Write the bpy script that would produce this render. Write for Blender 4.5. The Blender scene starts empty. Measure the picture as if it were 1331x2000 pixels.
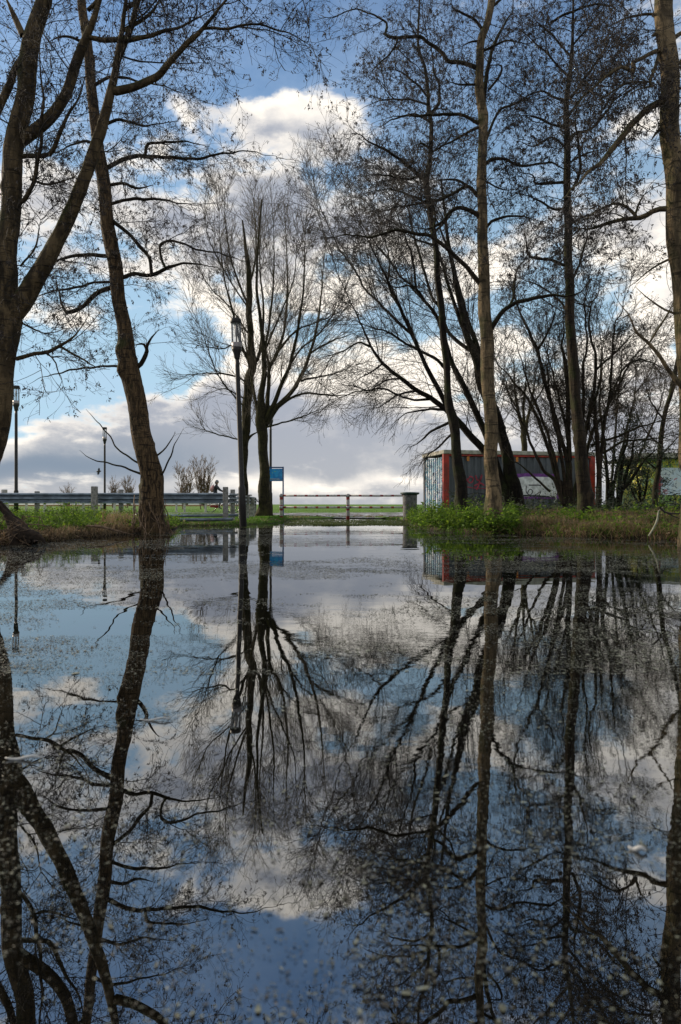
import bpy, math, random
import numpy as np
from mathutils import Vector, Matrix
random.seed(7)
rng = np.random.default_rng(11)
scene = bpy.context.scene
C = scene.collection
F = 1333.0; HZ = 985.0; CX = 665.5; CAMZ = 0.5

# ------------------------------------------------------------------ camera
cam_d = bpy.data.cameras.new("camera")
cam = bpy.data.objects.new("camera", cam_d); C.objects.link(cam)
cam.location = (0, 0, CAMZ); cam.rotation_euler = (math.radians(90), 0, 0)
cam_d.sensor_fit = 'VERTICAL'; cam_d.sensor_height = 36.0; cam_d.sensor_width = 24.0
cam_d.lens = 24.0 * F / 1333.33
cam_d.shift_y = -(1000.0 - HZ) / 2000.0
cam_d.clip_start = 0.05; cam_d.clip_end = 9000
cam_d.dof.use_dof = True; cam_d.dof.focus_distance = 14.0; cam_d.dof.aperture_fstop = 5.0
scene.camera = cam
scene.view_settings.view_transform = 'Standard'
scene.view_settings.look = 'None'
scene.view_settings.gamma = 1.0
scene.view_settings.exposure = 0.0
scene.cycles.max_bounces = 6; scene.cycles.transparent_max_bounces = 12
scene.cycles.glossy_bounces = 3; scene.cycles.diffuse_bounces = 2
scene.cycles.caustics_reflective = False; scene.cycles.caustics_refractive = False

SUN_AZ = math.radians(-58); SUN_EL = math.radians(24)
sun_dir = Vector((math.sin(SUN_AZ)*math.cos(SUN_EL), math.cos(SUN_AZ)*math.cos(SUN_EL), math.sin(SUN_EL)))
sl = bpy.data.lights.new("sun", 'SUN'); sl.energy = 4.6; sl.angle = math.radians(2.0); sl.color = (1.0, 0.83, 0.62)
so = bpy.data.objects.new("sun", sl); C.objects.link(so)
so.rotation_euler = sun_dir.to_track_quat('Z', 'Y').to_euler()

# ------------------------------------------------------------------ node helpers
class NT:
    def __init__(s, tree): s.t = tree; s.n = tree.nodes; s.l = tree.links
    def node(s, ty, **kw):
        n = s.n.new(ty)
        for k, v in kw.items(): setattr(n, k, v)
        return n
    def link(s, a, b): s.l.new(a, b)
    def _in(s, sock, v):
        if v is None: return
        if hasattr(v, 'links') or isinstance(v, bpy.types.NodeSocket): s.l.new(v, sock)
        else: sock.default_value = v
    def m(s, op, a, b=None, c=None, clamp=False):
        n = s.n.new('ShaderNodeMath'); n.operation = op; n.use_clamp = clamp
        s._in(n.inputs[0], a); s._in(n.inputs[1], b)
        if c is not None: s._in(n.inputs[2], c)
        return n.outputs[0]
    def v(s, op, a, b=None, c=None):
        n = s.n.new('ShaderNodeVectorMath'); n.operation = op
        s._in(n.inputs[0], a); s._in(n.inputs[1], b)
        if c is not None: s._in(n.inputs[2], c)
        return n.outputs['Value'] if op in ('DOT_PRODUCT', 'LENGTH', 'DISTANCE') else n.outputs[0]
    def xyz(s, x, y, z=0.0):
        n = s.n.new('ShaderNodeCombineXYZ'); s._in(n.inputs[0], x); s._in(n.inputs[1], y); s._in(n.inputs[2], z); return n.outputs[0]
    def sep(s, v):
        n = s.n.new('ShaderNodeSeparateXYZ'); s.l.new(v, n.inputs[0]); return n.outputs
    def noise(s, vec, scale, detail=4, rough=.5, dist=0.0):
        n = s.n.new('ShaderNodeTexNoise'); n.inputs['Scale'].default_value = scale; n.inputs['Detail'].default_value = detail
        n.inputs['Roughness'].default_value = rough; n.inputs['Distortion'].default_value = dist
        if vec is not None: s.l.new(vec, n.inputs['Vector'])
        return n.outputs['Fac']
    def ss(s, x, a, b, lo=0.0, hi=1.0):
        n = s.n.new('ShaderNodeMapRange'); n.interpolation_type = 'SMOOTHSTEP'
        s._in(n.inputs['Value'], x); n.inputs['From Min'].default_value = a; n.inputs['From Max'].default_value = b
        n.inputs['To Min'].default_value = lo; n.inputs['To Max'].default_value = hi
        return n.outputs[0]
    def mix(s, f, a, b):
        n = s.n.new('ShaderNodeMix'); n.data_type = 'RGBA'
        s._in(n.inputs['Factor'], f)
        s._in(n.inputs[6], a if not isinstance(a, tuple) else (*a, 1)); s._in(n.inputs[7], b if not isinstance(b, tuple) else (*b, 1))
        return n.outputs[2]
    def ramp(s, f, stops):
        n = s.n.new('ShaderNodeValToRGB'); s.l.new(f, n.inputs[0]); e = n.color_ramp.elements
        while len(e) < len(stops): e.new(0.5)
        for i, (p, c) in enumerate(stops): e[i].position = p; e[i].color = (*c, 1)
        return n.outputs[0]

# ------------------------------------------------------------------ world: sky with clouds placed by direction
world = bpy.data.worlds.new("World"); scene.world = world; world.use_nodes = True
w = NT(world.node_tree); w.n.clear()
out = w.node('ShaderNodeOutputWorld'); bg = w.node('ShaderNodeBackground'); bg.inputs[1].default_value = 0.112
w.link(bg.outputs[0], out.inputs[0])
sky = w.node('ShaderNodeTexSky', sky_type='NISHITA'); sky.sun_disc = False
sky.sun_elevation = SUN_EL; sky.sun_rotation = SUN_AZ % (2*math.pi); sky.air_density = 1.0; sky.dust_density = 0.6; sky.ozone_density = 1.6
tc = w.node('ShaderNodeTexCoord'); D = tc.outputs['Generated']
dx, dy, dz = w.sep(D)
hor = w.m('SQRT', w.m('ADD', w.m('MULTIPLY', dx, dx), w.m('MULTIPLY', dy, dy)))
az = w.m('ARCTAN2', dx, dy)
T = w.m('MAXIMUM', w.m('DIVIDE', dz, w.m('MAXIMUM', hor, 0.05)), 0.0)
P0 = w.xyz(az, T, 0.0)
# gentle warp so that cloud patches get ragged outlines
wn = w.node('ShaderNodeTexNoise'); wn.inputs['Scale'].default_value = 5.0; wn.inputs['Detail'].default_value = 5
w.link(P0, wn.inputs['Vector'])
warp = w.v('MULTIPLY', w.v('SUBTRACT', wn.outputs['Color'], (.5, .5, .5)), (.14, .09, 0.0))
P = w.v('ADD', P0, warp)
def blobs(lst):
    acc = None
    for (px, py, sx, sy, a) in lst:
        t = (px-CX)/F; A = math.atan(t); c = math.cos(A)
        u, v_ = A, (HZ-py)/F*c
        sxx, syy = F/sx, F/sy
        q = w.v('MULTIPLY_ADD', P, (sxx, syy, 0), (-u*sxx, -v_*syy, 0))
        g = w.m('POWER', 0.36788, w.v('DOT_PRODUCT', q, q))
        acc = w.m('MULTIPLY', g, a) if acc is None else w.m('MULTIPLY_ADD', g, a, acc)
    return acc
cover_b = blobs([
    (470, 40, 240, 105, -.80), (60, 120, 260, 190, -.50), (330, 250, 120, 60, -.15), (850, 170, 240, 170, -.42), (1150, 130, 280, 190, -.42),
    (215, 705, 200, 58, -.72), (40, 790, 180, 60, -.62), (330, 680, 90, 60, -.40), (850, 625, 210, 36, -.50), (1090, 610, 90, 60, -.28),
    (130, 570, 120, 26, -.30),
    (570, 215, 150, 58, .50), (500, 430, 260, 90, .22), (660, 740, 230, 34, .25), (320, 860, 170, 38, .55), (80, 905, 190, 30, .6), (470, 790, 80, 40, .5), (620, 840, 300, 60, .4), (130, 640, 120, 26, .3), (1000, 870, 380, 60, .35), (1050, 420, 300, 110, -.12), (700, 915, 400, 40, .2), (665, 990, 1100, 42, .42)])
bright_b = blobs([
    (590, 195, 130, 50, .62), (290, 262, 80, 60, .85), (510, 655, 150, 52, .8), (430, 600, 160, 36, .6), (690, 735, 280, 42, 1.0), (1010, 545, 360, 70, .85), (1060, 710, 320, 60, .5),
    (1200, 615, 160, 50, .40), (1205, 300, 55, 45, .85), (640, 942, 300, 17, .55), (30, 880, 70, 26, .42), (120, 640, 170, 50, .45),
    (130, 915, 130, 26, -.28), (520, 430, 260, 80, -.06), (480, 860, 260, 50, -.10), (1100, 800, 300, 120, .12), (150, 400, 200, 80, .08), (100, 715, 90, 36, .5)])
inv = w.m('DIVIDE', 1.0, w.m('ADD', T, 0.22))
PL = w.xyz(w.m('MULTIPLY', az, inv), inv, 0.0)
nA = w.noise(PL, 2.4, 9, .62, .2)
nB = w.noise(w.v('MULTIPLY', P0, (1.0, 1.5, 1.0)), 8.0, 10, .60, .15)
fine = w.m('ADD', w.m('MULTIPLY', w.m('SUBTRACT', nA, .5), 1.35), w.m('MULTIPLY', w.m('SUBTRACT', nB, .5), 1.45))
cover = w.m('ADD', w.m('ADD', cover_b, .585), fine)
dens = w.ss(cover, .34, .62)
edge = w.ss(cover, .48, .90, 1.0, 0.0)
nC = w.noise(w.v('ADD', w.v('MULTIPLY', P0, (1.0, 1.6, 1.0)), (3.1, .02, 0.0)), 9.0, 9, .62, .15)
lit = w.m('ADD', w.m('ADD', bright_b, w.m('MULTIPLY', edge, .46)), w.m('ADD', .10, w.m('MULTIPLY', w.m('SUBTRACT', nC, .5), 1.3)), clamp=True)
hz = w.ss(T, 0.0, .16, 1.0, 0.0)
grey = w.mix(hz, (.37, .40, .47), (.43, .445, .475))
grey = w.mix(w.m('MULTIPLY', blobs([(90, 915, 210, 34, .9), (330, 880, 150, 45, .55)]), 1.0, clamp=True), grey, (.22, .28, .36))
cloud = w.mix(w.ss(lit, .0, .95), grey, (1.10, 1.02, .91))
cloud10 = w.v('SCALE', cloud); w.n[-1].inputs['Scale'].default_value = 10.0 if False else 10.0
blue = w.v('MULTIPLY', sky.outputs[0], (.46, .74, 1.04))
air = w.node('ShaderNodeMix', data_type='RGBA'); w.link(w.ss(T, .08, .75, .92, .10), air.inputs['Factor']); w.link(blue, air.inputs[6]); air.inputs[7].default_value = (4.4, 6.4, 7.6, 1)
blue = air.outputs[2]
blue = w.mix(w.ss(w.m('ADD', nA, w.m('MULTIPLY', nB, .6)), .55, 1.0, 0.0, .34), blue, (4.6, 6.0, 8.0))
fin = w.mix(dens, blue, cloud10)
w.link(fin, bg.inputs[0])

# ------------------------------------------------------------------ materials
def mat(name):
    m_ = bpy.data.materials.new(name); m_.use_nodes = True; n = NT(m_.node_tree)
    b = n.n['Principled BSDF']; return m_, n, b
def simple(name, col, rough=.6, metal=0.0, var=.25, scale=8.0, bump=0.0, col2=None):
    m_, n, b = mat(name)
    o = n.node('ShaderNodeTexCoord').outputs['Object']
    f = n.noise(o, scale, 5, .6)
    c2 = col2 or tuple(c*(1-var) for c in col); c1 = tuple(min(1, c*(1+var*.6)) for c in col)
    n.link(n.mix(n.ss(f, .35, .65), c2, c1), b.inputs['Base Color'])
    b.inputs['Roughness'].default_value = rough; b.inputs['Metallic'].default_value = metal
    if bump:
        bp = n.node('ShaderNodeBump'); bp.inputs['Strength'].default_value = bump; bp.inputs['Distance'].default_value = .01
        n.link(n.noise(o, scale*3, 5, .6), bp.inputs['Height']); n.link(bp.outputs[0], b.inputs['Normal'])
    return m_
def bark(name, c1, c2, moss=.35, vs=(14, 14, 3.5), mosscol=(.032, .044, .010)):
    m_, n, b = mat(name)
    o = n.node('ShaderNodeTexCoord').outputs['Object']
    g = n.node('ShaderNodeNewGeometry')
    f = n.noise(n.v('MULTIPLY', o, vs), 1.0, 8, .65, .4)
    f2 = n.noise(o, 2.2, 4, .6)
    f3 = n.noise(n.v('MULTIPLY', o, (3, 3, 22)), 1.0, 3, .6, .8)
    f4 = n.noise(n.v('MULTIPLY', o, (vs[0]*2.6, vs[1]*2.6, vs[2]*1.5)), 1.0, 5, .6, .9)
    col = n.mix(n.ss(f, .42, .58), c2, c1)
    col = n.mix(n.ss(f4, .50, .60, 0, .75), col, tuple(x*.45 for x in c2))
    col = n.mix(n.ss(n.noise(o, 1.3, 4, .6), .35, .65, .0, .35), col, c1)
    col = n.mix(n.ss(f3, .57, .64, 0, .8), col, tuple(x*.35 for x in c2))
    nz = n.sep(g.outputs['Normal'])
    side = n.m('ADD', n.m('MULTIPLY', nz[2], .5), n.m('MULTIPLY', nz[0], -.18))
    mf = n.m('ADD', f2, side)
    col = n.mix(n.ss(mf, .62-moss*.25, .80, 0, .75), col, mosscol)
    n.link(col, b.inputs['Base Color']); b.inputs['Roughness'].default_value = .85
    b.inputs['Specular IOR Level'].default_value = .25
    bp = n.node('ShaderNodeBump'); bp.inputs['Strength'].default_value = 1.0; bp.inputs['Distance'].default_value = .05
    n.link(n.m('ADD', n.m('SUBTRACT', f, n.m('MULTIPLY', f4, .5)), n.m('MULTIPLY', f3, .3)), bp.inputs['Height']); n.link(bp.outputs[0], b.inputs['Normal'])
    return m_
M = {}
M['bark'] = bark('alder_bark', (.045, .032, .019), (.014, .010, .007), .30)
M['bark_pale'] = bark('pale_smooth_bark', (.135, .096, .050), (.024, .018, .010), .15, (7, 7, 2))
M['bark_tan'] = bark('tan_smooth_bark', (.21, .155, .088), (.055, .042, .026), .10, (8, 8, 2.5))
M['bark_dark'] = bark('mossy_dark_bark', (.024, .018, .012), (.008, .006, .005), .55, (16, 16, 4))
M['bark_rough'] = bark('furrowed_bark', (.165, .108, .055), (.016, .011, .007), .10, (30, 30, 5))
M['bark_green'] = bark('green_bark', (.040, .034, .014), (.013, .011, .006), .45, (18, 18, 5), (.050, .048, .012))
M['twig'] = simple('twig_bark', (.018, .014, .011), .8, var=.4)
M['twig_warm'] = simple('warm_twig_bark', (.055, .042, .026), .8, var=.4)
M['cone'] = simple('alder_cone', (.020, .014, .012), .8, var=.4)
M['rotten'] = simple('rotten_wood', (.030, .020, .013), .95, var=.6, scale=14, bump=.8)
M['far_twig'] = simple('tan_willow_twig', (.17, .115, .075), .8, var=.3)  # plain brown-tan twig colour of the skyline willows
M['root'] = simple('dry_root', (.15, .10, .062), .85, var=.5, scale=20)
M['lamp_dark'] = simple('black_lacquered_metal', (.010, .009, .009), .55, .0, .3, 6)
M['lamp_grey'] = simple('grey_lamp_metal', (.32, .30, .30), .45, .3, .2, 9)
M['zinc'] = simple('galvanised_steel', (.20, .25, .31), .42, .55, .4, 5, .15)
M['post'] = simple('weathered_post', (.27, .265, .25), .8, .0, .45, 14, .4)
M['post_pale'] = simple('pale_post', (.50, .49, .45), .8, .0, .3, 12, .3)
M['blue'] = simple('blue_frame_paint', (.018, .085, .24), .4, .1, .2, 6)
M['concrete'] = simple('stained_concrete', (.145, .145, .145), .9, .0, .5, 9, .5)
M['lid'] = simple('dark_green_lid', (.018, .052, .044), .5, .0, .4, 9)
M['skin'] = simple('skin', (.45, .26, .19), .55, var=.1)
M['hair'] = simple('dark_hair', (.02, .015, .012), .6)
M['jacket'] = simple('dark_jacket', (.018, .020, .028), .8)
M['trousers'] = simple('dark_trousers', (.03, .028, .035), .8)
M['pack'] = simple('dusty_pink_fabric', (.50, .27, .28), .8)
M['helmet'] = simple('grey_helmet', (.12, .13, .15), .5)
M['tyre'] = simple('rubber', (.015, .015, .015), .75)
M['chrome'] = simple('bike_metal', (.35, .35, .36), .3, .9, .2)
M['bike_black'] = simple('black_bike_paint', (.02, .02, .022), .3)
M['red'] = simple('red_paint', (.26, .02, .02), .5, var=.3)
M['container_red'] = simple('rusty_red_paint', (.30, .018, .009), .6, var=.45, scale=4, col2=(.17, .018, .010))
M['orange'] = simple('orange_plate', (.55, .20, .03), .6)
M['fascia'] = simple('grey_fascia', (.36, .35, .30), .8, var=.3, scale=6)
M['roof'] = simple('roof_felt', (.11, .11, .115), .85, var=.4, scale=6)
M['white'] = simple('white_paint', (.62, .62, .60), .6, var=.25, scale=7)
M['purple'] = simple('purple_spray', (.16, .04, .25), .7, var=.3)
M['pale_spray'] = simple('pale_spray', (.66, .67, .70), .7, var=.3, scale=5)
M['red_spray'] = simple('dark_red_spray', (.30, .03, .06), .7, var=.4)
M['black_spray'] = simple('black_spray', (.018, .018, .028), .7, var=.4)
M['stick'] = simple('pale_stick', (.26, .27, .20), .8, var=.4, scale=12)
M['bird'] = simple('dark_feather', (.02, .02, .022), .7)

def glass_mat():
    m_, n, b = mat('clear_lamp_glass')
    tr = n.node('ShaderNodeBsdfTransparent'); tr.inputs[0].default_value = (.86, .88, .90, 1)
    gl = n.node('ShaderNodeBsdfGlossy'); gl.inputs['Roughness'].default_value = .05
    df = n.node('ShaderNodeBsdfDiffuse'); df.inputs[0].default_value = (.6, .62, .63, 1)
    mx = n.node('ShaderNodeMixShader'); fr = n.node('ShaderNodeFresnel'); fr.inputs[0].default_value = 1.45
    m1 = n.node('ShaderNodeMixShader'); m1.inputs[0].default_value = .10
    n.link(tr.outputs[0], m1.inputs[1]); n.link(df.outputs[0], m1.inputs[2])
    n.link(fr.outputs[0], mx.inputs[0]); n.link(m1.outputs[0], mx.inputs[1]); n.link(gl.outputs[0], mx.inputs[2])
    n.link(mx.outputs[0], n.n['Material Output'].inputs[0]); return m_
M['glass'] = glass_mat()

def leafy(name, cols, rough=.55, transl=.35, scale=9):
    m_, n, b = mat(name)
    o = n.node('ShaderNodeTexCoord').outputs['Object']
    g = n.node('ShaderNodeNewGeometry').outputs['Random Per Island']
    f = n.m('ADD', n.m('MULTIPLY', n.noise(o, scale*.2, 3, .6), .55), n.m('MULTIPLY', g, .5))
    k = len(cols); col = n.ramp(f, [(.18+.62*i/(k-1), c) for i, c in enumerate(cols)])
    n.link(col, b.inputs['Base Color']); b.inputs['Roughness'].default_value = rough
    tl = n.node('ShaderNodeBsdfTranslucent'); n.link(col, tl.inputs[0])
    mx = n.node('ShaderNodeMixShader'); mx.inputs[0].default_value = transl
    n.link(b.outputs[0], mx.inputs[1]); n.link(tl.outputs[0], mx.inputs[2]); n.link(mx.outputs[0], n.n['Material Output'].inputs[0])
    return m_
M['nettle'] = leafy('green_weed_leaf', [(.025, .042, .010), (.055, .11, .013), (.105, .21, .02), (.24, .35, .032)], .8, .5)
M['dry'] = leafy('dry_grass_blade', [(.07, .045, .028), (.20, .14, .08), (.34, .26, .17), (.13, .12, .05)], .8, .45)
M['grass'] = leafy('fresh_grass_blade', [(.04, .10, .010), (.08, .19, .012), (.13, .25, .025)], .6, .35)
M['sedge'] = leafy('wet_grass_blade', [(.03, .04, .012), (.07, .10, .02), (.11, .15, .035)], .6, .3)
M['evergreen'] = leafy('dark_evergreen_leaf', [(.010, .020, .010), (.025, .042, .018), (.06, .075, .03)], .5, .2)
M['reed'] = leafy('pale_reed', [(.20, .13, .08), (.34, .24, .16)], .8, .2)
M['float'] = leafy('floating_weed', [(.010, .009, .007), (.026, .026, .021), (.065, .073, .052), (.17, .19, .15)], .6, .0, 14)
M['float_pale'] = simple('floating_pale_bark', (.45, .46, .46), .4, var=.3, scale=20)

def ground_mat():
    m_, n, b = mat('grassland')
    o = n.node('ShaderNodeTexCoord').outputs['Object']
    x, y, z = n.sep(o)
    f1 = n.noise(o, .35, 5, .6); f2 = n.noise(o, 6.0, 5, .65)
    green = n.mix(n.ss(n.m('ADD', n.m('MULTIPLY', f1, .5), n.m('MULTIPLY', f2, .5)), .38, .62), (.045, .105, .010), (.10, .21, .014))
    mud = n.mix(n.ss(f2, .35, .65), (.020, .014, .009), (.060, .043, .026))
    bank = n.m('ADD', n.m('SUBTRACT', y, n.m('MULTIPLY', f1, 4.0)), 0.0)
    col = n.mix(n.ss(bank, 12.5, 16.5), mud, green)
    col = n.mix(n.ss(z, -.02, .05), (.014, .011, .007), col)
    n.link(col, b.inputs['Base Color']); b.inputs['Roughness'].default_value = .9; b.inputs['Specular IOR Level'].default_value = .2
    bp = n.node('ShaderNodeBump'); bp.inputs['Strength'].default_value = .6; bp.inputs['Distance'].default_value = .05
    n.link(n.noise(o, 12, 5, .7), bp.inputs['Height']); n.link(bp.outputs[0], b.inputs['Normal'])
    return m_
M['ground'] = ground_mat()
def path_mat():
    m_, n, b = mat('wet_asphalt')
    o = n.node('ShaderNodeTexCoord').outputs['Object']
    f = n.noise(n.v('MULTIPLY', o, (.9, .35, 1)), 1.6, 5, .6)
    n.link(n.mix(n.noise(o, 18, 4, .6), (.05, .048, .047), (.13, .125, .12)), b.inputs['Base Color'])
    n.link(n.ss(f, .36, .55, .16, .6), b.inputs['Roughness']); b.inputs['Specular IOR Level'].default_value = .35
    return m_
M['path'] = path_mat()
def water_mat():
    m_, n, b = mat('still_flood_water')
    o = n.node('ShaderNodeTexCoord').outputs['Object']
    x, y, z = n.sep(o)
    big = n.noise(n.v('MULTIPLY', o, (1.0, 1.3, 1)), 1.3, 2, .5)
    rip = n.noise(n.v('MULTIPLY', o, (1.0, 1.8, 1)), 9.0, 3, .55)
    patch = n.ss(n.noise(o, .55, 2, .5), .42, .62)
    h = n.m('ADD', n.m('MULTIPLY', big, 1.0), n.m('MULTIPLY', n.m('MULTIPLY', rip, patch), .20))
    bp = n.node('ShaderNodeBump'); bp.inputs['Strength'].default_value = 1.0; bp.inputs['Distance'].default_value = WAVE
    n.link(h, bp.inputs['Height'])
    gl = n.node('ShaderNodeBsdfGlossy'); gl.inputs['Roughness'].default_value = .0; gl.inputs[0].default_value = (.93, .95, .97, 1)
    df = n.node('ShaderNodeBsdfDiffuse'); df.inputs[0].default_value = (.002, .002, .0015, 1)
    fr = n.node('ShaderNodeFresnel'); fr.inputs[0].default_value = WIOR
    mx = n.node('ShaderNodeMixShader')
    n.link(bp.outputs[0], gl.inputs['Normal']); n.link(bp.outputs[0], fr.inputs['Normal'])
    n.link(fr.outputs[0], mx.inputs[0]); n.link(df.outputs[0], mx.inputs[1]); n.link(gl.outputs[0], mx.inputs[2])
    n.link(mx.outputs[0], n.n['Material Output'].inputs[0]); return m_
WAVE = 0.0018; WIOR = 3.7
M['water'] = water_mat()
def stripe_mat(name, axis, period, duty, phase=0.0):
    m_, n, b = mat(name)
    o = n.node('ShaderNodeTexCoord').outputs['Object']
    c = n.sep(o)[axis]
    fr = n.m('FRACT', n.m('ADD', n.m('DIVIDE', c, period), phase+50.0))
    s = n.m('LESS_THAN', fr, duty)
    dirt = n.noise(o, 14, 4, .6)
    wh = n.mix(n.ss(dirt, .4, .7), (.60, .59, .56), (.38, .36, .33)); rd = n.mix(dirt, (.36, .03, .025), (.18, .02, .02))
    n.link(n.mix(s, wh, rd), b.inputs['Base Color']); b.inputs['Roughness'].default_value = .5; return m_
M['stripe_post'] = stripe_mat('red_white_post', 2, .34, .5, .1)
M['stripe_rail'] = stripe_mat('white_rail_red_bands', 0, .34, .26)
def corr_mat():
    m_, n, b = mat('grey_blue_container_steel')
    o = n.node('ShaderNodeTexCoord').outputs['Object']
    f = n.noise(n.v('MULTIPLY', o, (3, 3, .7)), 1.5, 6, .65); f2 = n.noise(o, 1.1, 5, .6)
    col = n.mix(n.ss(f, .3, .7), (.045, .052, .066), (.095, .105, .128))
    col = n.mix(n.ss(f2, .56, .70, 0, .7), col, (.060, .055, .06))
    n.link(col, b.inputs['Base Color']); b.inputs['Roughness'].default_value = .65; return m_
M['corr'] = corr_mat()
def graff_mat(name, cols, sc=2.2, base=(.5, .53, .56)):
    m_, n, b = mat(name)
    o = n.node('ShaderNodeTexCoord').outputs['Object']
    col = base
    for i, (c, s, th, wd) in enumerate(cols):
        f = n.noise(n.v('ADD', o, (i*7.3, i*3.1, i*1.7)), sc*s, 3, .5, 1.6)
        k = n.m('ABSOLUTE', n.m('SUBTRACT', f, th))
        col = n.mix(n.m('LESS_THAN', k, wd), col, c)
    n.link(col, b.inputs['Base Color']); b.inputs['Roughness'].default_value = .6; return m_
M['graffiti'] = graff_mat('sprayed_pale_steel', [((.28, .45, .55), .6, .52, .07), ((.10, .28, .38), .8, .42, .035), ((.30, .34, .55), .9, .60, .02), ((.60, .62, .64), .7, .47, .02), ((.025, .03, .05), 1.2, .5, .014), ((.04, .05, .09), .9, .62, .02)], 2.6, (.64, .69, .74))
M['shed_graffiti'] = graff_mat('green_yellow_sprayed_wall', [((.16, .28, .06), .7, .52, .08), ((.50, .46, .05), .8, .45, .05), ((.30, .42, .25), .9, .6, .04), ((.03, .05, .03), 1.3, .5, .015)], 2.0, (.33, .38, .05))
M['shed_door'] = graff_mat('pale_blue_sprayed_door', [((.60, .66, .72), .7, .52, .06), ((.42, .20, .26), .5, .6, .02), ((.08, .12, .18), 1.3, .5, .018)], 2.2, (.58, .68, .80))
def board_mat():
    m_, n, b = mat('map_board_print')
    o = n.node('ShaderNodeTexCoord').outputs['Object']
    x, y, z = n.sep(o)
    f = n.noise(o, 5.0, 4, .6, .6)
    land = n.m('MULTIPLY', n.m('GREATER_THAN', n.m('ADD', n.m('MULTIPLY', x, -.9), f), .62), n.m('GREATER_THAN', z, 1.52))
    col = n.mix(land, n.mix(n.ss(f, .4, .6), (.015, .25, .68), (.03, .42, .85)), (.34, .50, .10))
    col = n.mix(n.m('LESS_THAN', z, 1.46), col, (.02, .20, .45))
    n.link(col, b.inputs['Base Color']); b.inputs['Roughness'].default_value = .35; return m_
M['board'] = board_mat()

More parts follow.
